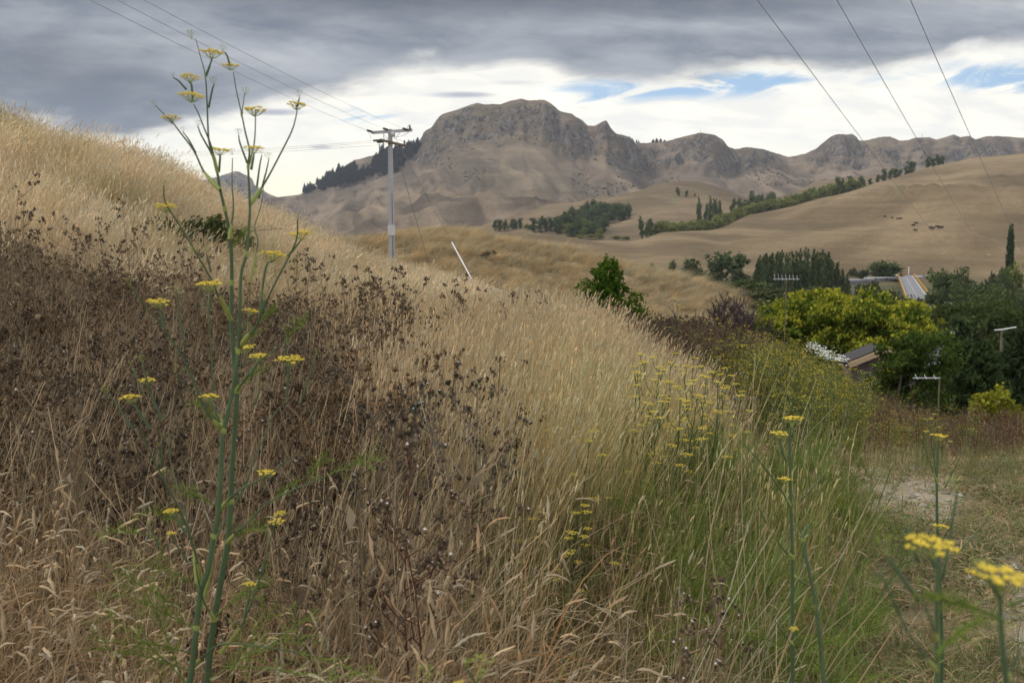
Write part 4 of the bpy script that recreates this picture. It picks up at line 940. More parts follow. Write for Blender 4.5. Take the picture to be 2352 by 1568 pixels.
# valley floor
for k, a in enumerate(np.linspace(1738, 1945, 25)):
    tp = float(np.interp(a, [1735, 1755, 1780, 1802, 1848, 1883, 1903, 1922, 1945], [594, 584, 582, 576, 573, 576, 585, 600, 626])) + U_(-3, 9)
    tree_px('poplar_tree', 'poplar', a + U_(-4, 4), tp, U_(17, 26), 'grey green poplar in the dense row on the valley floor', Y=U_(270, 325), group='poplars in the valley row')
tree_px('poplar_tree', 'cypress', 2323, 523, 20, 'lone dark column shaped poplar at the right edge', Y=255)
for a, tp, wd, kd, Yq, lb in ((1497, 601, 26, 'willow', 330, 'pale round bush beside the knoll edge on the valley floor'), (1541, 598, 24, 'tall_round', 325, 'narrow dark tree standing left of the valley trees'), (1590, 588, 50, 'dark_round', 310, 'round dark tree left of the big gum pair'),
        (1648, 575, 64, 'tall_round', 300, 'tall open crowned dark tree in the valley group'), (1692, 580, 66, 'tall_round', 296, 'tall dark tree touching the poplar row'), (1610, 620, 60, 'conifer', 270, 'low dark conifer under the valley group'),
        (1700, 622, 110, 'conifer', 240, 'wide dark layered conifer in front of the poplars'), (1760, 640, 70, 'conifer', 235, 'small dark conifer below the poplar row'), (1652, 640, 90, 'conifer', 235, 'dark spreading conifer low behind the knoll edge'),
        (2030, 596, 84, 'dark_round', 375, 'dark dome shaped tree beyond the white road rail'), (1966, 612, 26, 'scrub', 385, 'grey green bush left of the dome shaped tree'), (1990, 618, 30, 'scrub', 372, 'low bush under the dome shaped tree'),
        (2178, 604, 100, 'dark_round', 215, 'large dark green tree right of the bridge'), (2215, 640, 70, 'dark_round', 190, 'lower dark tree beside the large one right of the bridge'), (2150, 655, 50, 'dark_round', 195, 'dark bush under the large tree beside the bridge'),
        (2258, 612, 60, 'scrub', 240, 'grey green scrubby tree behind the big dome right of the bridge'), (2300, 606, 64, 'dark_round', 235, 'green tree under the lone column poplar'), (2345, 590, 66, 'willow', 240, 'lighter green tree at the right edge under the poplar'), (2340, 630, 70, 'scrub', 200, 'pale scrub at the right edge beneath the poplar'),
        (2285, 640, 80, 'dark_round', 180, 'dark scrub tree in the thicket right of the street lamp'), (2240, 655, 60, 'scrub', 170, 'dull green bush in the thicket behind the street lamp'), (2330, 660, 60, 'dark_round', 165, 'dark bush in the thicket at the right edge'),
        (2110, 668, 44, 'scrub', 215, 'low scrub hugging the right side of the bridge'), (1985, 642, 60, 'scrub', 250, 'low scrub on the left bank before the bridge'), (2030, 640, 60, 'scrub', 245, 'brownish scrub on the bank beside the bridge'), (2068, 652, 50, 'scrub', 215, 'scrub close against the left side of the bridge'), (1930, 640, 60, 'scrub', 255, 'scrub on the bank below the poplar row'), (1880, 640, 70, 'scrub', 250, 'scrub behind the yellow tree top'), (1822, 636, 70, 'scrub', 250, 'scrub behind the television aerial'),
        (2146, 694, 60, 'dark_round', 150, 'dark bush where the bridge ends'), (2090, 672, 56, 'dark_round', 120, 'leafy dark tree over the near end of the bridge'), (2190, 712, 70, 'dark_round', 120, 'dark bush under the street lamp')):
    tree_px('valley_tree' if kd not in ('scrub',) else 'scrub_bush', kd, a, tp, wd, lb, Y=Yq, cat='tree' if kd != 'scrub' else 'bush')
# dark undergrowth that closes the valley bottom
for k in range(70):
    Yq = U_(70, 225); a = U_(1700, 2480)
    q = at(a, 640, Yq)
    if abs(q.x / Yq - float(px2u(np.interp(Yq, [200, 350], [2128, 2090])))) < .02 and Yq > 190: continue
    tree('undergrowth_bush', 'scrub' if U_(0, 1) < .5 else 'dark_round', (q.x, Yq, float(zg(q.x, Yq))), U_(2.2, 4.0), U_(5, 9), 'dull green bush filling the valley bottom between the taller trees', 'undergrowth in the valley bottom', 'bush')
# ---- nearer trees, each built for itself
def own_tree(name, loc, label, build_crown, trunk, cat='tree'):
    e = empty(name, loc, label, cat); g = G(); build_crown(g)
    for nm, me in (('trunk', trunk), ('crown', g.mesh('crown', M_leaf))):
        o = bpy.data.objects.new(nm, me); COL.objects.link(o); o.parent = e
    return e
def stand(px, Y):
    x = float(px2u(px)) * Y; return Vector((x, Y, float(zg(x, Y))))
# golden robinia: a wide dome with drooping sprays
p0 = stand(1942, 60); Ht = float(vz(648)) * 60 - p0.z
def c_rob(g):
    bl = []
    for k in range(84):
        a = U_(0, 6.28); r = 5.9 * math.sqrt(U_(0, 1)); top = (Ht + .05) * (1 - .24 * (r / 5.9) ** 2.4) - U_(0, 1) ** 1.7 * Ht * .5
        bl.append(((math.cos(a) * r * .97, math.sin(a) * r * .8, max(2.4, top - .8)), tuple(U_(.65, 1.25, 3) * (1.1, 1.1, .72))))
    crown_blobs(g, bl, 52000, .155, ((.050, .090, .014), (.12, .17, .022)), up=.5, droop=.35, aspect=1.9, tip=(.34, .33, .035), clump=26, shell=.22)
own_tree('golden_tree', p0, 'broad yellow green tree with drooping sprays in front of the bridge', c_rob, trunk_mesh(Ht * .8, .34, 2.4, 10))
p0 = stand(1396, 30); Hb = float(vz(585)) * 30 - p0.z
def c_bush(g):
    bl = [((rng.normal() * .66 * (1.12 - z / Hb), rng.normal() * .5 * (1.12 - z / Hb), z), tuple(U_(.26, .46, 3) * (1.55 - 1.08 * z / Hb) * (1.2, 1.2, 1.05))) for z in np.concatenate([np.linspace(.4, Hb - .24, 30), U_(.4, Hb * .75, 40)])]
    crown_blobs(g, bl, 22000, .072, ((.035, .075, .010), (.10, .165, .022)), up=.4, clump=16, aspect=1.5, shell=.2)
own_tree('green_tree', p0, 'bright green young tree standing alone before the knoll', c_bush, trunk_mesh(Hb, .05, .6, 8, z0=.1))
p0 = stand(2086, 33); Hs = float(vz(762)) * 33 - p0.z
def c_rb(g):
    bl = [((rng.normal() * .62, rng.normal() * .6, U_(.8, Hs - .42)), tuple(U_(.34, .66, 3) * (1, 1, .75))) for _ in range(64)]
    crown_blobs(g, bl, 16000, .10, ((.035, .062, .014), (.095, .135, .030)), up=.4, clump=16)
own_tree('round_tree', p0, 'dense mid green rounded tree beside the house gable', c_rb, trunk_mesh(Hs, .12, 1.2, 7))
def feather(name, px, Y, top, W, label, cols, n=14000, size=.17):
    p0 = stand(px, Y); H = float(vz(top)) * Y - p0.z
    def f(g):
        bl = []
        for z in np.linspace(.8, H - .35, 12):
            Rr = W / 2 * (1 - (z / H) ** 1.6) + .3
            for a in np.arange(0, 6.28, 6.28 / 6) + U_(0, 1):
                q = U_(.45, .85); bl.append(((math.cos(a) * Rr * q, math.sin(a) * Rr * q, z - q * .25 * Rr + U_(-.2, .2)), (Rr * .38 + .15, Rr * .38 + .15, .34)))
        crown_blobs(g, bl, n, size, cols, up=.3, droop=.4, clump=22, aspect=2.0)
    return own_tree(name, p0, label, f, trunk_mesh(H, .2, W * .3, 9, z0=.1))
feather('feathery_conifer', 2214, 42, 726, 2.2, 'feathery grey green conifer rising right of the grey roof', ((.045, .072, .030), (.105, .140, .060)))
feather('dark_conifer', 2262, 34, 782, 2.5, 'dark layered conifer standing lowest above the right hand weeds', ((.028, .050, .018), (.075, .105, .038)))
feather('dark_conifer', 2352, 38, 752, 2.2, 'dark conifer cut by the right edge behind the white rail', ((.024, .042, .018), (.062, .086, .036)))
p0 = stand(2268, 72); Hd = float(vz(664)) * 72 - p0.z
def c_dome(g):
    bl = [((rng.normal() * 1.7, rng.normal() * 1.6, U_(2.5, Hd - 1.6)), tuple(U_(.9, 1.9, 3) * (1, 1, .75))) for _ in range(40)] + [((0, 0, Hd - 2.6), (2.4, 2.4, 2.4))]
    crown_blobs(g, bl, 12000, .24, ((.034, .054, .018), (.098, .124, .040)), up=.4, clump=18)
own_tree('dome_tree', p0, 'huge dark dome shaped tree behind the feathery conifer', c_dome, trunk_mesh(Hd, .4, 2.8, 9))
for a, tp, Yq, wd, lb in ((2186, 704, 84, 1.7, 'small yellow leaved tree beside the street lamp'), (2335, 872, 21, 1.0, 'glossy yellow green bush low at the right edge')):
    p0 = stand(a, Yq); Hq = float(vz(tp)) * Yq - p0.z
    def c_y(g):
        bl = [((rng.normal() * wd * .3, rng.normal() * wd * .3, U_(Hq * .35, Hq - .35)), tuple(U_(.25, .5, 3) * wd * .6)) for _ in range(18)]
        crown_blobs(g, bl, 4000, .10 if Yq > 50 else .07, ((.14, .17, .02), (.30, .29, .035)), clump=14)
    own_tree('yellow_bush', p0, lb, c_y, trunk_mesh(Hq, .06, wd * .4, 5), 'bush')
# leafless grey shrub
p0 = stand(1688, 34)
e = empty('bare_shrub', p0, 'leafless grey purple shrub at the edge of the knoll', 'shrub'); g = G(); Hq = float(vz(662)) * 34 - p0.z
def branch(a, d, L, r, lv):
    m = 4; P = [a]
    for i in range(m):
        d = d + rng.normal(size=3) * .16 + np.array([0, 0, .05]); d /= np.linalg.norm(d); P.append(P[-1] + d * L / m)
    g.tubes(np.array(P), np.linspace(r, r * .45, m + 1), 3 if lv else 5, (.085, .066, .066), cap=False)
    if lv < 4:
        for i in range(5 if lv else 9):
            q = P[rng.integers(1 if lv else 0, m + 1)]; dd = d * (.8 if lv else .25) + rng.normal(size=3) * (.55 if lv else .5) * (1, 1, .5) + np.array([0, 0, .35]); dd /= np.linalg.norm(dd); branch(q, dd, L * U_(.5, .72) * (1.5 if not lv else 1), r * .70, lv + 1)
branch(np.zeros(3), np.array([0, 0, 1.]), Hq * .42, .055, 0)
V = np.concatenate(g.V); k = Hq / V[:, 2].max(); g.V = [V * np.array([k, k, k])]; g.C = [np.concatenate(g.C)]
o = g.obj('branches', M_plant, e)
# brambles on the hill and the dark bush on the knoll
def bramble(px, py, W, H, n, label, cols, size=.06, Y=None):
    p = hit(px, py)
    e = empty('bramble_bush', p, label, 'bush'); g = G()
    bl = [((U_(-.5, .5) * W, rng.normal() * W * .15, U_(.1, .8) * H), tuple(U_(.2, .42, 3) * H)) for _ in range(26)]
    crown_blobs(g, bl, n, size, cols, clump=10, shell=.3); g.obj('leaves', M_leaf, e)
    c = G(); m = 26; b = np.stack([U_(-.5, .5, m) * W, rng.normal(0, W * .12, m), np.zeros(m)], 1); t = b + np.stack([rng.normal(0, .3 * W, m) * .6, rng.normal(0, .2, m), U_(.6, 1.2, m) * H], 1)
    c.tubes(np.stack([b, (b + t) / 2 + (0, 0, .25 * H), t], 1), np.full((m, 3), .006), 3, (.09, .07, .045), cap=False); c.obj('canes', M_plant, e)
bramble(372, 572, 2.2, .55, 3600, 'dark green bramble patch half buried in grass on the hill', ((.035, .052, .018), (.095, .11, .045)))
bramble(462, 572, 1.7, .48, 2600, 'taller dark green bramble clump behind the fennel stems', ((.030, .045, .016), (.085, .10, .04)))
bramble(1108, 592, 2.6, .75, 1300, 'dull green bush alone on the face of the knoll', ((.085, .08, .042), (.17, .15, .085)), .13)
# scrub speckling the cliffs of the mountain (uncountable)
pts = []
while len(pts) < 1500:
    i = rng.integers(330, 640); j = rng.integers(100, 280); t = (mount.Y[j] - 1050) / (mYc[i] - 1050)
    if not (.62 < t < .975) or hgt[i, 0] < 120: continue
    if fbm(mount.u[i] * mount.Y[j] / 70, mount.Z[i, j] / 30, 3, 88) < .52 + .25 * (1 - min(1, (t - .60) / .3)): continue
    pts.append((mount.u[i] * mount.Y[j], mount.Y[j], mount.Z[i, j]))
pts = np.array(pts) + rng.normal(size=(len(pts), 3)) * (2, 2, 0); pts[:, 2] = mount.z(pts[:, 0], pts[:, 1])
def t_scrub():
    g = G(); crown_blobs(g, [((rng.normal() * .8, rng.normal() * .8, .6), (1.2, 1.2, .8)) for _ in range(4)], 60, .8, ((.045, .05, .034), (.085, .09, .058))); return g.mesh('scrub', M_blade)
scatter('mountain_scrub', [t_scrub() for _ in range(3)], pts, U_(0, 6.28, len(pts)), rng.normal(0, .1, (len(pts), 2)), U_(.35, 1.25, len(pts)), rng.integers(0, 3, len(pts)), tints(len(pts), .7, 1.2), 'dark scrub speckled over the rocky upper face of the mountain', 'scrub')
#@@THINGS
# ------------------------------------------------------------------ the power pole and its lines
def loc(g, o): g.V = [v - np.array(o) for v in g.V]; return g
def poly_px(pts, Y0, Y1=None):
    n = len(pts); Y1 = Y0 if Y1 is None else Y1
    return np.array([at(p[0], p[1], Y0 + (Y1 - Y0) * i / max(1, n - 1)) for i, p in enumerate(pts)])
def fine(P, m=4):
    "round a poly-line off (Catmull-Rom)"
    P = np.asarray(P, float); Q = np.concatenate([2 * P[:1] - P[1:2], P, 2 * P[-1:] - P[-2:-1]]); out = []
    for i in range(1, len(Q) - 2):
        for t in np.arange(m) / m:
            a, b, c, d = Q[i - 1:i + 3]; out.append(.5 * (2 * b + (c - a) * t + (2 * a - 5 * b + 4 * c - d) * t * t + (3 * b - a - 3 * c + d) * t ** 3))
    out.append(P[-1]); return np.array(out)
PY = 63.0
pb = at(900, 605, PY); pb.z = float(zg(pb.x, PY)); ptop = float(vz(297)) * PY; PH = ptop - pb.z
e = empty('power_pole', pb, 'tall grey concrete power pole with two crossarms on the hill ridge', 'pole')
g = G(); hw0, hw1 = .19, .125
def ring(z):
    t = z / PH; a = hw0 + (hw1 - hw0) * t; return a
# tapered shaft with a long recess in its right half
for z0, z1, rec in ((-.5, .25, 0), (.25, 2.72, 1), (2.72, 3.3, 0), (3.3, 5.3, 1), (5.3, PH, 0)):
    a0, a1 = ring(z0), ring(z1)
    if not rec:
        V = [(-a0, -.13, z0), (a0, -.13, z0), (a0, .13, z0), (-a0, .13, z0), (-a1, -.12, z1), (a1, -.12, z1), (a1, .12, z1), (-a1, .12, z1)]
        g.add(V, [[0, 3, 2, 1], [4, 5, 6, 7], [0, 1, 5, 4], [1, 2, 6, 5], [2, 3, 7, 6], [3, 0, 4, 7]])
    else:
        for xa, xb, d in ((-1, .36, .13), (.36, .66, .05), (.66, 1, .13)):
            V = [(a0 * xa, -d, z0), (a0 * xb, -d, z0), (a0 * xb, d, z0), (a0 * xa, d, z0), (a1 * xa, -d, z1), (a1 * xb, -d, z1), (a1 * xb, d, z1), (a1 * xa, d, z1)]
            g.add(V, [[0, 3, 2, 1], [4, 5, 6, 7], [0, 1, 5, 4], [1, 2, 6, 5], [2, 3, 7, 6], [3, 0, 4, 7]], mat=1 if d < .1 else 0)
g.obj('shaft', [M_conc, M_concd], e)
g = G()
for z in np.linspace(5.6, PH - .9, 14): g.octas([(-.06 + .03 * math.sin(z * 9), -.135, z)], .022)
g.obj('step_holes', M_dark, e)
g = G(); g.box((0, 0, 3.02), (.42, .34, .66)); g.obj('warning_band', base_mat('pale_band', (.50, .50, .51), .7, nscale=6, namt=.12), e)
def rel(px, py, Y): return np.array(at(px, py, Y) - pb)
ua, ub = rel(854, 304.5, 63.7), rel(946, 298.5, 62.2)
g = G(); g.beam(ua, ub, .13, .15); g.beam(ua + (.02, -.05, -.09), ub + (0, -.05, -.09), .05, .04); g.obj('crossarm', M_conc, e)
la, lb = rel(873, 321, 62.0), rel(930, 334.5, 63.6)
g = G(); g.beam(la, lb, .12, .13); g.beam(la + (0, .28, 0), lb + (0, .28, 0), .12, .13); g.obj('crossarm', M_wood, e)
g = G()
for a, b in (((890, 320, 62.6), (878, 304, 63.2)), ((908, 318, 62.6), (922, 301, 62.6))): g.beam(rel(*a), rel(*b), .03)
g.tubes(np.array([rel(899, 309, 62.8), rel(907, 309, 62.8)]), np.full(2, .16), 8, mat=0); g.obj('brace', M_steel, e)
def insul(a, b, name='insulator'):
    a, b = np.array(a), np.array(b); s = np.linspace(0, 1, 13); P = a + (b - a) * s[:, None]
    r = np.array([.018, .075, .03, .08, .03, .08, .03, .08, .03, .08, .03, .06, .018]); q = G(); q.tubes(P, r, 7); return q.obj(name, M_dark, e)
ATT = []                                     # where the three upper conductors hang
for a, b in (((843, 299.5, 63.0), (855, 303, 63.6)), ((880, 295, 62.5), (892, 299, 63.0)), ((925, 295, 61.9), (937, 299, 62.3))):
    insul(rel(*a), rel(*b)); ATT.append(at(*a))
insul(rel(941, 299, 62.2), rel(941.5, 287.5, 62.2), 'pin_insulator'); insul(rel(929, 333, 63.5), rel(929, 322, 63.5), 'pin_insulator')
LOW = []
for a, b in (((857, 323, 61.6), (872, 322, 62)), ((866, 326.5, 61.8), (880, 325.5, 62.3))): insul(rel(*a), rel(*b)); LOW.append(at(*a))
g = G()
for pts in ([(843, 300), (850, 310), (852, 322)], [(884, 297), (880, 308), (884, 320)], [(905, 316), (925, 312), (940, 303), (946, 296), (936, 290)], [(930, 330), (920, 322), (904, 318)], [(935, 297), (938, 288), (942, 287)]):
    g.tubes(fine(poly_px(pts, 62.4)), np.full(1, .012), 4, cap=False)
loc(g, pb); g.obj('jumper_wire', M_wire, e)
def line(a, b, sag, r, label, mat=None, name='power_line', group=None, over=1.0):
    a, b = np.array(a), np.array(b); s = np.linspace(0, over, 60); P = a + (b - a) * s[:, None]; P[:, 2] -= sag * 4 * s * (1 - s / over) / over
    g = G(); m = P[0].copy(); g.tubes(P - m, np.full(len(P), r), 5, cap=False)
    o = g.obj(name, mat or M_wire, smooth=True); o.location = m; return tag(o, label, 'wire', group)
for k, (a, q) in enumerate(zip(ATT, ((250, 0), (311, 0), (372, 0)))):
    line(a, at(q[0], q[1] - 3, 25.0), .30, .0066, ('leftmost of the three wires sweeping from the pole to the upper left', 'middle wire of the three from the pole to the upper left', 'upper right wire of the three from the pole to the upper left')[k], group='wires from the pole to the upper left', over=1.5)
for k, (a, q) in enumerate(zip((LOW[0], LOW[1], at(893, 331, 62.6)), ((230, 349), (230, 353), (230, 357)))):
    line(a, at(*q, 118), .35, .010, ('highest of the faint level wires left of the pole', 'middle one of the faint level wires left of the pole', 'lowest of the faint level wires left of the pole')[k], group='level wires left of the pole')
for k, (a, b) in enumerate((((1752, 0), (2240, 640)), ((1932, 0), (2318, 660)), ((2099, 0), (2395, 660)))):
    A_, B_ = at(*a, 10.0), at(*b, 160); d = (A_ - B_) * .03
    line(A_ + d * 1.2, B_, .5, .0046, ('leftmost wire descending across the sky on the right', 'middle wire descending across the sky on the right', 'rightmost wire descending across the sky on the right')[k], group='wires descending on the right')
# stays of the pole
def stay(top, foot, label, guard=None, knots=()):
    a, b = np.array(top), np.array(foot); root = Vector(foot); e = empty('stay_wire', root, label, 'stay wire')
    g = G(); g.tubes(np.array([a - b, (a - b) / 2, np.zeros(3)]), np.full(3, .014), 4, cap=False); g.obj('wire', M_dark, e)
    g = G()
    for t in knots: c = (a - b) * t; g.tubes(np.array([c * 1.006, c, c * .994]) , np.array([.02, .045, .02]), 6)
    g.obj('insulator', M_dark, e)
    if guard: g = G(); g.tubes(np.array([(a - b) * guard, np.zeros(3)]), np.full(2, .034), 8); g.obj('guard_tube', M_white, e)
f1 = at(991, 626, 60.0); f2 = at(1091, 655, 55.0)
stay(at(907, 338, 62.8), f1, 'dark stay wire running down from the pole to the near grass', None, (.62, .65, .67, .69, .71, .73))
stay(at(911, 322, 62.8), f2, 'stay wire with a white guard tube at its foot', .272, (.55, .58, .60))
g = G(); P = poly_px([(1044, 637.5), (1172, 674)], 54, 53); m = P[0].copy(); g.tubes(P - m, np.full(2, .026), 8); o = g.obj('white_pipe', M_white); o.location = m; tag(o, 'long white pipe leaning low across the grass under the stay', 'pipe')

# ------------------------------------------------------------------ fennel
def umbel(w, ny=17, green=False, rise=.34):
    "flower head of width w; base of the rays at the origin"
    g = G(); n = ny; a = np.arange(n) * 2.39996; rr = np.sqrt((np.arange(n) + .5) / n) * w / 2
    tip = np.stack([np.cos(a) * rr, np.sin(a) * rr, w * rise * (1 - .25 * (rr / (w / 2)) ** 2)], 1) + rng.normal(size=(n, 3)) * w * .03
    mid = tip * .55 + np.array([0, 0, -.04 * w]) * (rr / (w / 2))[:, None]
    g.tubes(np.stack([np.zeros((n, 3)), mid, tip], 1), np.full((n, 3), w * .010), 3, mat=1, cap=False)
    m = 11 if not green else 6; q = w * (.074 if not green else .07)
    a2 = U_(0, 6.28, n * m); r2 = np.sqrt(U_(0, 1, n * m)) * q * 1.25
    p = np.repeat(tip, m, 0) + np.stack([np.cos(a2) * r2, np.sin(a2) * r2, q * .45 + rng.normal(0, q * .15, n * m)], 1)
    g.octas(p, U_(.7, 1.2, n * m) * q * .50, mat=0, squash=.75)
    return g
def sprig(h):
    "a green bud: a few short rays with knobs"
    return umbel(h, 9, True, .8)
def fennel(label, Y, base, main, branches, heads, buds, leaves_=(), seed=1, rb=.0035, group=None):
    root = Vector(base); root.z = float(zg(base.x, base.y)); e = empty('fennel_plant', root, label, 'fennel', group); R0 = np.array(root)
    for pts, r0, r1, Ya, Yb in main:
        P = fine(poly_px(pts, Ya, Yb)); P = np.concatenate([[R0 + (P[0] - R0) * np.array([.55, .55, 0]) + (0, 0, -.03)], P])
        g = G(); g.tubes(P - R0, np.linspace(r0, r1, len(P)), 7); g.obj('stem', M_stem, e, True)
        q = G()
        for i in range(3, len(pts), 3): c = np.array(at(*pts[i], Ya + (Yb - Ya) * i / (len(pts) - 1))) - R0; rr = r0 + (r1 - r0) * i / len(pts); q.tubes(np.array([c + (0, 0, .006), c, c - (0, 0, .006)]), np.array([rr, rr * 1.32, rr]), 7)
        if q.n: q.obj('node', M_sheath, e, True)
    for pts, r0, Ya, Yb in branches:
        P = fine(poly_px(pts, Ya, Yb)); g = G(); m = len(P); g.tubes(P - R0, np.linspace(r0 * .82, r0 * .34, m), 5); br = g.obj('branch', M_stem, e, True)
        k = max(3, int(m * .28)); q = G(); q.tubes(P[:k] - R0, r0 * (.8 + .75 * np.sin(np.linspace(.7, 3.1, k))), 6); q.obj('leaf_sheath', M_sheath, br, True)
    for px, py, w, Yq, stem_ in heads:
        c = np.array(at(px, py, Yq)); wd = w / F * Yq; g = umbel(wd); o = g.obj('flower_head', [M_yellow, M_sheath], e); o.location = c - R0 - (0, 0, wd * .38); o.rotation_euler = (U_(-.12, .12), U_(-.14, .10), U_(0, 6))
        if stem_:
            g = G(); P = np.concatenate([poly_px(stem_, Yq), [c - (0, 0, wd * .38)]]); P = fine(P); g.tubes(P - R0, np.linspace(rb * .8, rb * .4, len(P)), 5); g.obj('flower_stalk', M_stem, e, True)
    for px, py, w, Yq, stem_ in buds:
        c = np.array(at(px, py, Yq)); wd = w / F * Yq; g = sprig(wd); o = g.obj('bud_head', [M_bud, M_sheath], e); o.location = c - R0 - (0, 0, wd * .5); o.rotation_euler = (U_(-.3, .3), U_(-.3, .3), U_(0, 6))
        if stem_:
            g = G(); P = np.concatenate([poly_px(stem_, Yq), [c - (0, 0, wd * .45)]]); P = fine(P); g.tubes(P - R0, np.linspace(rb * .6, rb * .3, len(P)), 4); g.obj('bud_stalk', M_stem, e, True)
    for px, py, dx, dz, L in leaves_: g = G(); feathers(g, np.array(at(px, py, Y)) - R0, (dx, U_(-.5, .5), dz), L); g.obj('feathery_leaf', M_plant, e)
    return e
A1 = [(430, 1640), (434, 1568), (441, 1533), (451, 1440), (461, 1358), (478, 1307), (491, 1230), (502, 1170), (509, 1034), (514, 988), (531, 912), (542, 846), (547, 807), (551, 714), (554, 629), (567, 583), (572, 517), (574, 470), (570, 383), (573, 346), (563, 302), (555, 262), (543, 208), (536, 166)]
B1 = [(468, 1650), (475, 1568), (483, 1490), (492, 1420), (508, 1330), (523, 1245), (530, 1150), (533, 1064), (536, 1033), (544, 896), (536, 813), (531, 734), (532, 649), (531, 576), (524, 517), (516, 480), (506, 437), (499, 396), (486, 349), (479, 315), (476, 248), (472, 177), (463, 140), (449, 88)]
br = [([(506, 437), (485, 415), (466, 390), (445, 346), (412, 302), (397, 282), (376, 262), (358, 243)], .0030, 2.0, 2.12),
      ([(499, 396), (486, 339), (469, 295), (456, 262), (445, 240)], .0026, 2.0, 1.92), ([(574, 470), (590, 447), (612, 413), (641, 359), (671, 299), (681, 262), (681, 246)], .0032, 2.0, 2.1),
      ([(570, 383), (584, 329), (587, 268), (586, 254)], .0022, 2.0, 1.92), ([(526, 551), (536, 480), (533, 420), (534, 363)], .0028, 2.0, 2.1), ([(555, 262), (557, 249), (562, 215)], .0018, 2.0, 1.95),
      ([(531, 734), (514, 700), (498, 672), (485, 642), (449, 579), (412, 517), (380, 466), (376, 428)], .0034, 2.0, 1.75), ([(547, 807), (562, 780), (587, 751), (603, 711), (636, 642), (679, 556), (684, 505)], .0038, 2.0, 1.8),
      ([(544, 896), (552, 885), (561, 873), (590, 836), (630, 804), (656, 784)], .0032, 2.0, 1.85), ([(514, 988), (498, 975), (472, 939), (429, 840), (376, 751), (336, 705), (300, 657)], .0038, 2.0, 1.8),
      ([(514, 988), (500, 950), (491, 929), (486, 813), (478, 714), (465, 662)], .0032, 2.0, 2.15), ([(491, 929), (465, 922), (419, 876), (399, 848)], .0022, 2.0, 1.85), ([(506, 1170), (530, 1143), (560, 1119), (615, 1092), (680, 1040)], .0036, 2.0, 1.85),
      ([(523, 1245), (545, 1222), (564, 1204), (629, 1146), (752, 1092)], .0034, 2.0, 1.8), ([(461, 1358), (454, 1293), (427, 1204), (390, 1126), (342, 1034), (318, 960)], .0036, 2.0, 1.8), ([(452, 1340), (440, 1240), (412, 1130), (392, 1060), (386, 990)], .0026, 2.0, 2.2),
      ([(492, 1420), (470, 1385), (455, 1330), (449, 1290)], .003, 2.0, 1.9), ([(441, 1533), (470, 1505), (502, 1481), (560, 1478), (684, 1498)], .0034, 2.0, 1.85), ([(506, 1500), (552, 1440), (581, 1375), (610, 1280), (625, 1225), (640, 1180)], .0028, 1.95, 1.8),
      ([(452, 1430), (479, 1330), (492, 1250), (515, 1200), (560, 1120), (590, 1040), (610, 1000), (627, 955), (659, 912), (664, 830)], .003, 2.05, 2.2), ([(574, 650), (592, 560), (585, 520), (600, 470), (608, 400)], .002, 2.0, 2.1)]
hd = [(393, 266, 42, 2.1, ((396, 283),)), (439, 214, 56, 1.93, ()), (434, 172, 44, 2.05, ((442, 232), (440, 196))), (486, 116, 52, 2.0, ((473, 175), (480, 156))), (529, 147, 38, 2.0, ()), (584, 247, 54, 1.93, ()), (681, 236, 44, 2.1, ()),
      (503, 340, 46, 2.05, ((503, 396), (506, 358))), (583, 336, 46, 1.95, ((577, 390), (582, 362))), (380, 469, 52, 1.8, ()), (691, 532, 52, 1.85, ((660, 590),)), (626, 579, 58, 2.05, ((597, 728), (606, 640), (615, 605))), (574, 710, 38, 2.1, ((560, 760), (570, 735))),
      (483, 646, 60, 1.85, ((480, 715), (484, 675))), (361, 688, 52, 1.85, ((376, 751), (368, 712))), (594, 813, 44, 1.9, ((575, 860),)), (565, 794, 44, 2.15, ((560, 840),)), (667, 819, 60, 2.0, ((659, 912), (663, 850))), (481, 906, 44, 1.9, ((505, 970), (492, 935))),
      (338, 869, 38, 1.85, ((372, 965), (345, 900))), (299, 908, 46, 1.8, ((345, 985), (312, 935))), (612, 1081, 44, 1.9, ((606, 1096),)), (636, 1194, 38, 1.85, ()), (643, 1176, 30, 1.9, ()), (574, 1338, 30, 1.9, ((560, 1420), (572, 1370))), (393, 1170, 36, 1.9, ((427, 1225), (404, 1190))), (392, 1222, 24, 2.1, ((430, 1290),))]
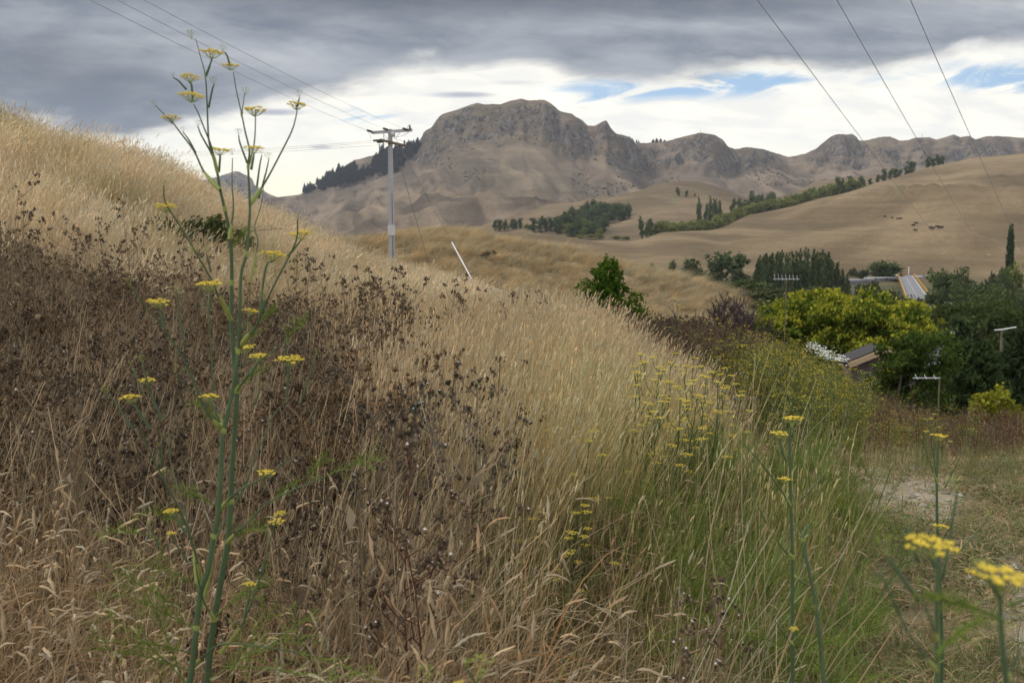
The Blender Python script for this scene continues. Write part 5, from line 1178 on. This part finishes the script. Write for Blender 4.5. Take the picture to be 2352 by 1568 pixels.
bd = [(440, 78, 24, 2.0, ()), (356, 236, 18, 2.1, ()), (398, 172, 14, 2.05, ((428, 206), (410, 186))), (492, 184, 22, 2.0, ((479, 248), (488, 205))), (510, 110, 18, 2.0, ((528, 150), (520, 125))), (564, 208, 22, 1.95, ()), (688, 214, 22, 2.1, ((682, 245),)), (454, 282, 18, 2.0, ((486, 352), (463, 312))),
      (548, 302, 18, 2.0, ((568, 375), (551, 328))), (534, 347, 18, 2.1, ()), (617, 358, 20, 2.05, ((594, 455), (610, 400))), (601, 352, 12, 2.0, ((590, 430), (596, 384))), (420, 297, 14, 2.1, ((450, 352), (434, 322))), (376, 421, 24, 1.75, ()), (685, 494, 18, 1.8, ()), (603, 672, 20, 1.9, ((603, 712),)),
      (440, 575, 26, 1.8, ()), (474, 574, 16, 1.9, ((484, 625),)), (298, 645, 22, 1.8, ()), (410, 668, 20, 2.2, ((425, 800), (412, 720))), (568, 745, 14, 1.9, ()), (655, 750, 22, 2.1, ((659, 860),)), (660, 784, 14, 1.9, ()), (325, 822, 18, 1.8, ((345, 900),)), (241, 893, 24, 1.75, ((308, 989), (262, 920))), (399, 842, 18, 1.85, ()), (422, 850, 14, 1.85, ()), (371, 1000, 16, 2.0, ((372, 1060),)),
      (725, 805, 18, 2.1, ((690, 930),)), (302, 835, 14, 1.8, ((328, 904),)), (380, 1085, 22, 1.9, ()), (340, 1200, 16, 2.1, ((375, 1270),)), (360, 1020, 14, 2.1, ((372, 1075),)), (600, 880, 14, 2.0, ((585, 930),)), (466, 700, 16, 2.1, ())]
lf = [(436, 1540, -1, .5, .22), (430, 1568, -.8, .9, .26), (445, 1500, -1, .3, .20), (480, 1560, .9, .5, .22), (510, 1530, 1, .2, .25), (684, 1498, 1, -.2, .16), (620, 1485, .6, .5, .12), (400, 1390, -.8, .6, .16), (455, 1450, -.9, .7, .20), (352, 1230, -1, .2, .12), (752, 1092, .8, .4, .12), (700, 1110, .5, .8, .1), (656, 784, .6, .9, .07), (514, 985, -.6, .8, .09), (547, 803, .7, .8, .07), (531, 574, .5, .9, .06), (544, 893, .7, .7, .08), (502, 1165, -.7, .6, .10), (523, 1240, .8, .6, .12), (461, 1352, -.8, .6, .14), (492, 1415, .8, .7, .16), (629, 1146, .6, .6, .08), (427, 1204, -.7, .5, .10), (587, 751, .6, .8, .06), (430, 1590, -.3, 1, .28), (500, 1600, .5, 1, .26)]
fennel('tall yellow flowering fennel with two thick green stems at the left front', 2.0, at(455, 2340, 2.0), [(A1, .0069, .0008, 1.95, 2.0), (B1, .0078, .0006, 2.05, 2.0)], br, hd, bd, lf)
# the blurred plants close to the lens on the right
fennel('tall out of focus fennel in the right front with three stacked heads', 2.3, at(1835, 2100, 2.3),
       [([(1822, 1640), (1821, 1568), (1820, 1400), (1820, 1278), (1816, 1127), (1814, 1014), (1818, 975)], .0058, .0025, 2.3, 2.3), ([(1897, 1640), (1893, 1568), (1871, 1372), (1844, 1240), (1862, 1200)], .006, .003, 2.25, 2.4)],
       [([(1820, 1278), (1800, 1262), (1785, 1240), (1778, 1232)], .003, 2.3, 2.2), ([(1821, 1320), (1845, 1338), (1858, 1346)], .003, 2.3, 2.3), ([(1816, 1160), (1790, 1120), (1745, 1060), (1700, 1012)], .0028, 2.3, 2.1), ([(1822, 1480), (1800, 1455), (1780, 1425)], .003, 2.3, 2.2), ([(1844, 1240), (1870, 1215), (1885, 1195)], .0024, 2.4, 2.4)],
       [(1820, 957, 44, 2.3, ()), (1788, 992, 42, 2.25, ((1806, 1060),)), (1803, 1097, 38, 2.3, ()), (1824, 1441, 22, 2.2, ())],
       [(1810, 930, 22, 2.3, ()), (1815, 905, 18, 2.4, ((1816, 950),)), (1745, 1078, 20, 2.1, ()), (1690, 985, 24, 2.1, ()), (1740, 1150, 18, 2.2, ((1760, 1200),)), (1772, 1222, 18, 2.2, ()), (1870, 1205, 22, 2.4, ()), (1890, 1085, 18, 2.3, ((1840, 1150),)), (1872, 1395, 16, 2.3, ())],
       [(1800, 1480, -1, .4, .10), (1850, 1500, .8, .5, .10)])
fennel('very blurred fennel with one wide yellow head near the right edge', 1.05 * .72, at(2160, 2700, 1.15 * .72),
       [([(2150, 1650), (2152, 1568), (2152, 1354), (2154, 1260)], .0028, .0014, .8, .8)], [([(2152, 1470), (2140, 1430), (2125, 1390), (2118, 1350)], .0016, .8, .74), ([(2152, 1540), (2120, 1500), (2080, 1440), (2030, 1330), (2010, 1318)], .0016, .8, .74)],
       [(2135, 1240, 112, .74, ((2153, 1300),))], [(2040, 1250, 60, .75, ((2110, 1380), (2055, 1300))), (2080, 1195, 26, .8, ((2110, 1290),)), (2105, 1330, 22, .8, ()), (2200, 1108, 44, .9, ((2165, 1330), (2190, 1180)))], [(2152, 1500, .7, .5, .05)])
fennel('slim fennel with a single small yellow head right of the track', 2.5, at(2150, 1900, 2.5),
       [([(2165, 1500), (2158, 1300), (2153, 1203), (2152, 1100), (2155, 1012)], .005, .0025, 2.5, 2.5)], [([(2153, 1110), (2135, 1060), (2120, 1015), (2100, 990)], .002, 2.5, 2.4), ([(2155, 1250), (2180, 1215), (2190, 1190)], .002, 2.5, 2.4)], [(2156, 998, 36, 2.5, ()), (2160, 1205, 36, 2.45, ())], [(2230, 990, 24, 2.4, ((2170, 1120), (2215, 1030))), (2090, 985, 16, 2.4, ()), (2270, 1180, 20, 2.4, ((2200, 1270), (2250, 1215)))])
fennel('blurred pale yellow flower head cut off at the right edge', .66, at(2320, 2800, .7),
       [([(2316, 1650), (2312, 1568), (2300, 1450), (2297, 1345)], .0027, .0013, .68, .66)], [([(2312, 1568), (2330, 1520), (2345, 1490)], .0015, .7, .7)], [(2300, 1312, 132, .66, ())], [(2310, 1440, 50, .7, ()), (2262, 1302, 50, .66, ((2298, 1370),))], [(2300, 1420, -.7, .3, .05), (2320, 1390, .8, .5, .05)])
fennel('blurred green fennel buds poking up at the bottom edge', 1.15, at(1040, 2600, 1.2),
       [([(1050, 1680), (1052, 1640), (1046, 1600)], .004, .002, 1.2, 1.15)], [([(1052, 1650), (1020, 1600), (990, 1565)], .0018, 1.2, 1.1), ([(1052, 1640), (1085, 1590), (1100, 1555)], .0018, 1.2, 1.15)], [(1054, 1566, 30, 1.15, ())], [(986, 1545, 62, 1.1, ()), (1102, 1530, 74, 1.15, ()), (1070, 1520, 30, 1.2, ((1100, 1580),))])
# the stand of slender fennels in the golden grass
def fennel_slim(v):
    H = 1.0; e = empty('fennel_plant'); g = G(); s = np.linspace(0, 1, 8); P = np.stack([.035 * np.sin(s * 4 + v), .03 * np.cos(s * 3 + v), 1.25 * s], -1); P -= P[0]
    g.tubes(P, np.linspace(.0062, .0026, 8), 5); g.obj('stem', M_stem, e, True)
    for k in range(9):
        f = .34 + .64 * k / 8; b = np.array([np.interp(f, s, P[:, i]) for i in range(3)]); a = k * 2.4 + v; l = (.46 - .36 * f) * U_(.7, 1.2)
        t = b + (math.cos(a) * l * .5, math.sin(a) * l * .5, l * 1.05); g = G(); g.tubes(fine(np.array([b, b * .5 + t * .5 + (math.cos(a) * l * .12, math.sin(a) * l * .12, 0), t])), np.linspace(.0028, .0013, 9), 4); br_ = g.obj('branch', M_stem, e, True)
        if k % 4 != 3: o = umbel(U_(.05, .072), 12).obj('flower_head', [M_yellow, M_sheath], e); o.location = t
        else: o = sprig(.035).obj('bud_head', [M_bud, M_sheath], e); o.location = t
        o.rotation_euler = (U_(-.15, .15), U_(-.2, .1), 0)
    o = umbel(.06, 13).obj('flower_head', [M_yellow, M_sheath], e); o.location = P[-1]
    for k in range(8): g = G(); feathers(g, P[1] + (0, 0, .05 * k), (math.cos(k * 2.4), math.sin(k * 2.4), .6), .18, 6); g.obj('feathery_leaf', M_plant, e)
    return e
slim = [fennel_slim(v) for v in range(4)]; used = [False] * 4
spots = [(1470, 848, 5.6), (1488, 852, 6.0), (1497, 830, 5.8), (1512, 842, 5.4), (1529, 868, 5.2), (1547, 832, 5.9), (1561, 852, 5.5), (1577, 838, 6.1), (1601, 862, 5.6), (1622, 872, 5.3), (1642, 856, 6.2), (1584, 905, 4.9), (1540, 910, 4.8), (1660, 905, 5.5), (1516, 940, 4.7),
         (1630, 930, 5.0), (1694, 898, 6.0), (1482, 905, 5.0)]
solo = [(1348, 1012, 4.2, 'lone fennel left of the stand with a small flat yellow head'), (1274, 978, 4.6, 'leftmost lone fennel rising from the golden grass'), (1346, 1172, 3.9, 'low fennel with several small heads in the lower middle'), (1236, 1195, 3.9, 'tiny yellow headed fennel in the brown grass of the lower middle'), (1290, 1230, 3.7, 'short yellow fennel just left of the low one'),
        (1655, 742, 15, 'spindly yellow green fennel before the brown thistles'), (1560, 700, 15.5, 'thin tall fennel standing before the knoll right of the green tree'), (2155, 960, 7.0, 'slender fennel on the weedy rim right of the track')]
for k, t in enumerate([s_ + (None,) for s_ in spots] + solo):
    a, tp, Yq, lb = t; q = at(a, tp, Yq); zb = float(near.z(q.x, Yq)); sc_ = (q.z - zb) / 1.28
    v = k % 4; lab = lb or 'slender fennel with flat yellow heads in the stand amid the golden grass'; gr = None if lb else 'fennels of the stand in the golden grass'
    if not used[v]: o = slim[v]; used[v] = True; tag(o, lab, 'fennel', gr); o.location = (q.x, Yq, zb)
    else:
        o = dup(slim[v], (q.x, Yq, zb), U_(0, 6.28), 1, lab, gr)
        if not gr and 'group' in o: del o['group']
    o.scale = (min(1.0, .40 + .60 * sc_),) * 2 + (sc_,)
# prominent dead thistles, each on its own
def split(g, mat):
    h = G(); V = np.concatenate(g.V); C = np.concatenate(g.C); h.V = [V]; h.C = [C]; h.n = len(V)
    for src, ms, dst, dm in ((g.Q, g.MQ, h.Q, h.MQ), (g.T, g.MT, h.T, h.MT)):
        for f, m in zip(src, ms):
            k = m == mat
            if k.any(): dst.append(f[k]); dm.append(m[k] * 0)
    idx = np.unique(np.concatenate([f.ravel() for f in h.Q + h.T])); mp = np.full(len(V), -1); mp[idx] = np.arange(len(idx))
    h.V = [V[idx]]; h.C = [C[idx]]; h.n = len(idx); h.Q = [mp[f] for f in h.Q]; h.T = [mp[f] for f in h.T]; return h
M_thistle = base_mat('thistle', attr='col', trans=.1)
def dead_thistle(px, top, Y, label, group=None, nb=9, hr=.011, red=False, spread=.30, sr=.0042, fl=.16):
    q = at(px, top, Y); zb = float(zg(q.x, Y)); H = max(.5, q.z - zb); e = empty('dead_thistle', (q.x - .03, Y, zb), label, 'thistle', group)
    g = G(); thistle(g, H, nb, hr, red, spread, fl, sr); split(g, 0).obj('stalk', M_thistle, e); h = split(g, 1); V = h.V[0]
    own = np.argmin(((V[:, None, :] - TIPS[0][None]) ** 2).sum(2), 1); own_f = own[h.T[0][:, 0]] if len(h.T) == 1 else own[np.concatenate(h.T)[:, 0]]; TT = np.concatenate(h.T); CC = h.C[0]
    for k in np.unique(own_f):
        f = TT[own_f == k]; idx = np.unique(f); mp = np.full(len(V), -1); mp[idx] = np.arange(len(idx)); q = G(); q.add(V[idx] - TIPS[0][k], None, mp[f], col=CC[idx]); o = q.obj('seed_head', M_thistle, e); o.location = TIPS[0][k]
    return e
for a, tp, Yq in ((38, 438, 8.4), (62, 468, 8.0), (16, 500, 7.5), (288, 464, 9), (96, 545, 7), (186, 548, 8), (330, 522, 9.5), (235, 520, 8.6), (140, 520, 8.2), (420, 560, 9), (505, 590, 9.4)):
    dead_thistle(a, tp, Yq, 'dark dead thistle standing tall against the golden hill', 'tall thistles against the hill')
for a, tp, Yq in ((866, 618, 8.0), (905, 640, 8.6), (846, 640, 9), (792, 652, 8.4), (704, 598, 9.5), (742, 612, 10), (676, 588, 10), (932, 655, 9), (885, 650, 7.6), (1056, 656, 9.6), (1085, 662, 10), (1040, 672, 9), (1176, 672, 10), (1236, 668, 10.6), (960, 668, 8.8)):
    dead_thistle(a, tp, Yq, 'dark branched dead thistle rising above the pale grass ridge', 'thistles above the pale ridge')
for a, tp, Yq, lb in ((1213, 832, 6.2, 'dark dead thistle alone in the middle of the golden grass'), (1006, 792, 6.3, 'dead thistle at the left margin of the golden grass'), (930, 905, 4.6, 'dead thistle low between brown and golden grass')):
    dead_thistle(a, tp, Yq, lb, nb=7, spread=.2)
dead_thistle(978, 1062, 2.75, 'large red stemmed dead thistle in the brown grass at the bottom middle', nb=12, hr=.0105, red=True, spread=.28, sr=.0038, fl=.15)
dead_thistle(1010, 1235, 2.5, 'smaller red stemmed dead thistle beside the large one', nb=6, hr=.009, red=True, spread=.25, sr=.0035)
dead_thistle(1700, 1330, 2.6, 'dead thistle with white fluffy heads at the lower right', nb=9, hr=.0065, spread=.4, fl=.4)
dead_thistle(1545, 1420, 2.2, 'sprawling dead thistle with white heads at the bottom right of centre', nb=7, hr=.0065, spread=.4, fl=.4)
# pale dry stalks arching through the grass, and white cow parsley like flowers
g = G()
for k in range(150):
    a = np.array(at(U_(560, 1150), 1200, U_(2.3, 3.6))); a[2] = float(zg(a[0], a[1])) + U_(0, .35); az = U_(0, 6.28); L = U_(.18, .62); rise = U_(.1, .8)
    s = np.linspace(0, 1, 8)[:, None]; P = a + np.array([math.cos(az), math.sin(az), 0]) * s * L + np.array([0, 0, 1.]) * (rise * 2.2 * s - rise * 2.0 * s ** 2) * L + np.cumsum(rng.normal(size=(8, 3)) * .018, 0)
    g.tubes(P, np.linspace(.0017, .0008, 8), 3, jit(pick((.40, .32, .22), (.56, .49, .39), 1))[0], cap=False)
kind(g.obj('dry_stalks', M_plant), 'stuff', 'pale dry stalks arching over the brown grass in the lower middle', 'stalks')
g = G(); n = 50; a = U_(1862, 1948, n); Yq = U_(20.5, 23, n); xs = px2u(a) * Yq; zs = near.z(xs, Yq); tp = vz(786 + (a - 1862) * .46 + U_(-6, 14, n)) * Yq; zs = np.minimum(zs, tp - .3)
B_ = np.stack([xs, Yq, zs], 1); T_ = np.stack([xs, Yq, tp], 1); g.tubes(np.stack([B_, T_], 1), np.full((n, 2), .004), 3, (.14, .17, .07), cap=False)
fl = np.repeat(T_, 9, 0) + rng.normal(size=(n * 9, 3)) * (.07, .07, .012); g.octas(fl, U_(.014, .026, len(fl)), (.74, .75, .70), squash=.4)
kind(g.obj('white_flowers', M_plant), 'stuff', 'band of white flowering weeds on the rim before the yellow tree', 'flowers')

# ------------------------------------------------------------------ house, aerials, rails
def aerial(px, py, Y, wpx, label, n=7, el=.28, mast_off=0.0, name='tv_aerial'):
    c = at(px, py, Y); zb = float(zg(c.x, Y)); e = empty(name, (c.x, Y, zb), label, 'aerial'); h = c.z - zb; L = wpx / F * Y
    g = G(); g.tubes(np.array([(mast_off, 0, -.2), (mast_off, 0, h - .05)]), np.full(2, .022), 6); g.obj('mast', M_wood, e)
    g = G(); g.tubes(np.array([(-L / 2, 0, h), (L / 2, 0, h)]), np.full(2, .020), 6); g.obj('boom', M_steel, e)
    for i in range(n):
        g = G(); x = -L / 2 + L * (i + .4) / n; q = el * (1 - .4 * i / n); g.tubes(np.array([(x, -.1, h - q * .25), (x, .1, h + q)]), np.full(2, .008), 4); g.obj('element', M_steel, e)
aerial(1806, 641, 50, 60, 'television aerial with a long white boom in front of the poplars')
aerial(2128, 868, 30, 64, 'low white aerial boom in front of the dark conifers', 3, .10, .40)
ye = 38.0
e = empty('shed', at(2024, 799, ye), 'dark walled shed showing one tan gable edge below the yellow tree', 'shed')
hz = float(zg(e.location.x, ye)) - e.location.z; hwid, rise = 1.35, .56
g = G(); g.add([(-hwid + .2, 0, hz), (hwid - .2, 0, hz), (hwid - .2, 0, -rise), (0, 0, -.12), (-hwid + .2, 0, -rise), (-hwid + .2, .9, hz), (hwid - .2, .9, hz), (hwid - .2, .9, -rise), (0, .9, -.12), (-hwid + .2, .9, -rise)],
      [[0, 1, 2, 4], [5, 9, 7, 6], [0, 4, 9, 5], [1, 6, 7, 2]], [[4, 2, 3], [9, 8, 7]]); g.obj('wall', M_wall, e)
prof = [(-hwid, -rise), (0, 0), (hwid, -rise), (hwid, -rise + .10), (0, .10), (-hwid, -rise + .10)]
g = G(); g.add([(p[0], y_, p[1]) for y_ in (-.35, 1.0) for p in prof], [[0, 1, 4, 5], [1, 2, 3, 4], [6, 11, 10, 7], [7, 10, 9, 8]] + [[i_, 6 + i_, 6 + (i_ + 1) % 6, (i_ + 1) % 6] for i_ in range(6)])
g.obj('roof', M_shed, e)
for sgn in (-1, 1): g = G(); g.beam((sgn * .02, -.40, -.07), (sgn * hwid, -.40, -rise - .07), .05, .20); g.obj('barge_board', M_barge, e)
g = G(); g.box((.3, .2, hz + 2.0), (.9, .05, 1.1)); fr = g.obj('window', M_white, e); g = G(); g.box((.3, .18, hz + 2.0), (.7, .02, .9)); g.obj('pane', M_dark, fr)
e = empty('house', at(2166, 776, 55), 'house with a plain grey roof glimpsed between the round tree and the conifer', 'house')
hz = float(zg(e.location.x, 55)) - e.location.z
g = G(); g.box((0, 3, (hz - 1.6) / 2), (4.0, 5.2, -hz - 1.6)); g.obj('wall', M_wall, e)
g = G(); W2 = 2.3
g.add([(-W2, 0 - .2, -1.7), (W2, -.2, -1.7), (W2, 3, .12), (-W2, 3, -.08), (-W2, 6.2, -1.7), (W2, 6.2, -1.7)], [[0, 1, 2, 3], [3, 2, 5, 4]], [[0, 3, 4], [1, 5, 2]]); g.obj('roof', M_roof, e)
g = G(); g.beam((-W2, -.25, -1.72), (W2, -.25, -1.72), .08, .12); g.obj('gutter', M_steel, e)
c = at(2302, 758, 44); zb = float(zg(c.x, 44)); e = empty('rail_post', (c.x, 44, zb), 'weathered post carrying a white rail at the right edge', 'post')
g = G(); g.beam((0, 0, -.2), (0, 0, c.z - zb), .09); g.obj('post', M_wood, e); g = G(); q = at(2352, 748, 44) - Vector((c.x, 44, zb)); g.tubes(np.array([(-.35, 0, c.z - zb + .0), (0, 0, c.z - zb + .03), np.array(q) * 1.0, np.array(q) * (1.3, 1, 1.01)]), np.full(4, .025), 6); g.obj('rail', M_white, e)
c = at(2189, 703, 118); zb = float(zg(c.x, 118)); e = empty('street_lamp', (c.x, 118, zb), 'pale street lamp with one bent arm among the dark trees', 'lamp'); h = c.z - zb
g = G(); g.tubes(fine(np.array([(0, 0, -.2), (0, 0, h * .6), (0, 0, h - .2), (-.12, 0, h + .22), (-.40, 0, h + .42), (-.62, 0, h + .46)])), np.full(21, .05), 6); g.obj('pole', M_steel, e)
g = G(); g.box((-.78, 0, h + .45), (.42, .18, .10), taper=.8); g.obj('lantern', M_white, e)

# ------------------------------------------------------------------ bridge and road
dz = -14.4
na, fa = at(2120, 690, 205), at(2080, 638, 372); na.z = fa.z = dz; ax = (fa - na); L = ax.length; ax.normalize(); rt = Vector((ax.y, -ax.x, 0))
e = empty('bridge', na, 'narrow grey road bridge with ochre side rails leading to the far road', 'bridge'); e.rotation_euler = (0, 0, math.atan2(ax.y, ax.x) - math.pi / 2)
g = G(); g.box((0, L / 2 - 6, -.35), (5.4, L + 12, .7)); g.obj('deck', M_asph, e)
g = G(); g.box((-2.30, L / 2 - 6, .006), (.12, L + 11, .004)); g.box((2.30, L / 2 - 6, .006), (.12, L + 11, .004))
for y in np.arange(-8, L, 9.0): g.box((0, y, .006), (.12, 3, .004))
g.obj('road_marking', M_line, e)
for sx in (-2.78, 2.78):
    g = G(); g.box((sx, L / 2 - 6, .55), (.14, L + 12, .22)); g.box((sx, L / 2 - 6, 1.0), (.12, L + 12, .14))
    for y in np.arange(-11.5, L, 3.0): g.box((sx + .005, y, .30), (.16, .18, 1.45))
    g.obj('rail', M_orange, e)
g = G()
pass
for y in np.arange(0, L + 1, L / 5): g = G(); g.box((0, y, -3.2), (3.6, 1.0, 5.0)); g.obj('pier', M_conc, e)
cl_ = [(1900, 645.5, 352), (1960, 642, 366), (2020, 640.5, 374), (2060, 639, 379), (2085, 636.5, 384), (2110, 633, 392), (2140, 631, 400), (2200, 628, 412), (2300, 622, 430)]
P = fine(np.array([at(*c) for c in cl_]), 5); D = np.gradient(P, axis=0); Nn = np.stack([-D[:, 1], D[:, 0], 0 * D[:, 0]], 1); Nn /= np.linalg.norm(Nn, axis=1, keepdims=True)
def strip(o0, o1, dz_, mat, name, mk=None):
    g = G(); a = P + Nn * o0 + (0, 0, dz_); b = P + Nn * o1 + (0, 0, dz_); m = len(P)
    V = np.stack([a, b, a - (0, 0, 1.6), b - (0, 0, 1.6)], 1).reshape(-1, 3); i = np.arange(m - 1)[:, None] * 4
    g.add(V, np.concatenate([i + [0, 4, 5, 1], i + [0, 2, 6, 4], i + [1, 5, 7, 3]])); o = g.obj(name, mat); kind(o, 'structure'); return o
strip(-3.6, 3.6, 0, M_asph, 'road'); strip(-3.42, -3.28, .01, M_line, 'road_marking'); strip(3.28, 3.42, .01, M_line, 'road_marking'); strip(-.07, .07, .012, M_line, 'road_marking')
g = G(); k0 = 10; kk = 19
for i in range(k0 - 5, kk): g.beam(P[i] + Nn[i] * -4.3 + (0, 0, .72), P[i + 1] + Nn[i + 1] * -4.3 + (0, 0, .72), .10, .42)
b0 = np.array(P[k0]); loc(g, b0); e = empty('guard_rail', b0, 'white guard rail beside the far road left of the bridge', 'guard rail'); g.obj('rail', M_white, e)
for i in range(k0 - 5, kk + 1): g = G(); g.box(P[i] + Nn[i] * -4.22 + (0, 0, .2), (.12, .12, 1.1)); loc(g, b0); g.obj('post', M_steel, e)
n_ = 40; u1 = np.linspace(0, 1, n_); v1 = np.linspace(0, 1, 12); UU, VV = np.meshgrid(u1, v1, indexing='ij'); bx_ = np.interp(UU, [0, 1], [2012, 2072]); yy = 378 + VV * 14 + UU * 9
zz = np.interp(VV, [0, .3, .6, 1], [-14.8, -13.9, -13.0, -13.6]) + (fbm(UU * 14, VV * 5, 3, 6) - .5) * 1.6; zz = np.where((UU < .03) | (UU > .97), -16, zz)
g = G(); V = np.stack([px2u(bx_) * yy, yy, zz], -1).reshape(-1, 3); i = np.arange(n_ - 1)[:, None] * 12; j = np.arange(11)[None]; g.add(V, np.stack([i + j, i + 12 + j, i + 13 + j, i + 1 + j], -1).reshape(-1, 4)); kind(g.obj('gravel_bank', M_gravel, smooth=True), 'structure')
c = at(2070, 631, 381); e = empty('road_sign', c, 'wide orange chevron board facing the bridge', 'sign'); g = G(); g.box((0, 0, .1), (2.1, .06, .62)); g.obj('board', M_sign, e); 
for sx in (-.8, .8): g = G(); g.box((sx, .06, -.5), (.08, .06, 1.4)); g.obj('post', M_steel, e)
g = G()
for q in (-.7, -.2, .3): g.add([(q, -.034, -.17), (q + .2, -.034, -.17), (q + .42, -.034, .1), (q + .2, -.034, .37), (q, -.034, .37), (q + .22, -.034, .1)], [[0, 1, 2, 5], [5, 2, 3, 4]])
g.obj('chevrons', M_dark, e)
for a, tp, b_, Yq, lb, wd, m_ in ((2087, 614, 628, 396, 'white post standing behind the road junction', .22, M_white), (1994, 590, 600, 470, 'thin grey pole on the grass slope behind the dome tree', .18, M_wood), (1608, 299, 304, 2438, 'tiny marker post on the second summit', .5, M_wood), (1239, 226, 228.6, 2298, 'tiny marker post on the main summit', .5, M_wood), (2118, 309, 315.5, 2676, 'tiny mast on the right hand ridge', .6, M_wood)):
    c = at(a, b_, Yq); h = float(vz(tp)) * Yq - c.z; e = empty('marker_post', c, lb, 'post'); g = G(); g.beam((0, 0, -3), (0, 0, h), wd); g.obj('post', m_, e); g = G(); g.box((0, 0, h), (wd * 2.2, wd * 1.6, wd * 1.2)); g.obj('cap', m_, e)
# cattle on the broad hill
def cow_mesh():
    g = G(); s = np.array([(-1.0, 0, 1.15), (-.85, 0, 1.18), (-.4, 0, 1.12), (.2, 0, 1.10), (.65, 0, 1.18), (.95, 0, 1.28), (1.2, 0, 1.25), (1.38, 0, 1.12), (1.6, 0, .92), (1.66, 0, .88)])
    g.tubes(s, np.array([.12, .30, .36, .38, .36, .28, .20, .16, .12, .05]), 8)
    for x, y in ((-.78, .2), (-.78, -.2), (.66, .2), (.66, -.2)): g.tubes(np.array([(x, y, 1.05), (x - .04, y, .62), (x + .02, y, .34), (x, y, .03), (x, y, 0)]), np.array([.17, .11, .075, .06, .07]), 6)
    g.tubes(np.array([(-1.05, 0, 1.3), (-1.12, 0, .95), (-1.1, 0, .5)]), np.array([.035, .03, .05]), 4); g.cards(np.array([(1.22, .2, 1.36), (1.22, -.2, 1.36)]), .16, (1, 1, 1)); return g.mesh('cow', M_cow, True)
cm = cow_mesh()
for k, (cx_, cy_) in enumerate(((1530, 695), (1575, 703), (1605, 705), (1614, 707), (1626, 706), (1700, 748), (1715, 735), (1712, 777), (1800, 763), (1813, 763), (1838, 757), (1850, 759), (1864, 760))):
    p = hit(1435.5 + cx_ * .3896, 229.7 + cy_ * .3896); o = bpy.data.objects.new('cow', cm); COL.objects.link(o); o.location = p; o.scale = (.8,) * 3; o.rotation_euler = (0, 0, (0, 3.1, .3, 2.9, .2, 3.3)[k % 6]); tag(o, 'black cow grazing as a tiny dot on the broad tan hill', 'cow', 'cattle on the hill')
# ------------------------------------------------------------------ haze
hx = bpy.data.materials.new('air'); hx.use_nodes = True; t = hx.node_tree; t.nodes.clear(); v = t.nodes.new('ShaderNodeVolumePrincipled'); o_ = t.nodes.new('ShaderNodeOutputMaterial')
v.inputs['Color'].default_value = (.78, .86, 1.0, 1); v.inputs['Density'].default_value = .00006; v.inputs['Anisotropy'].default_value = .1
t.links.new(v.outputs[0], o_.inputs['Volume'])
g = G(); g.box((0, 2350, 200), (13000, 5200, 640)); hz_ = g.obj('haze', hx); kind(hz_, 'stuff', 'thin blue haze over the far hills', 'haze')
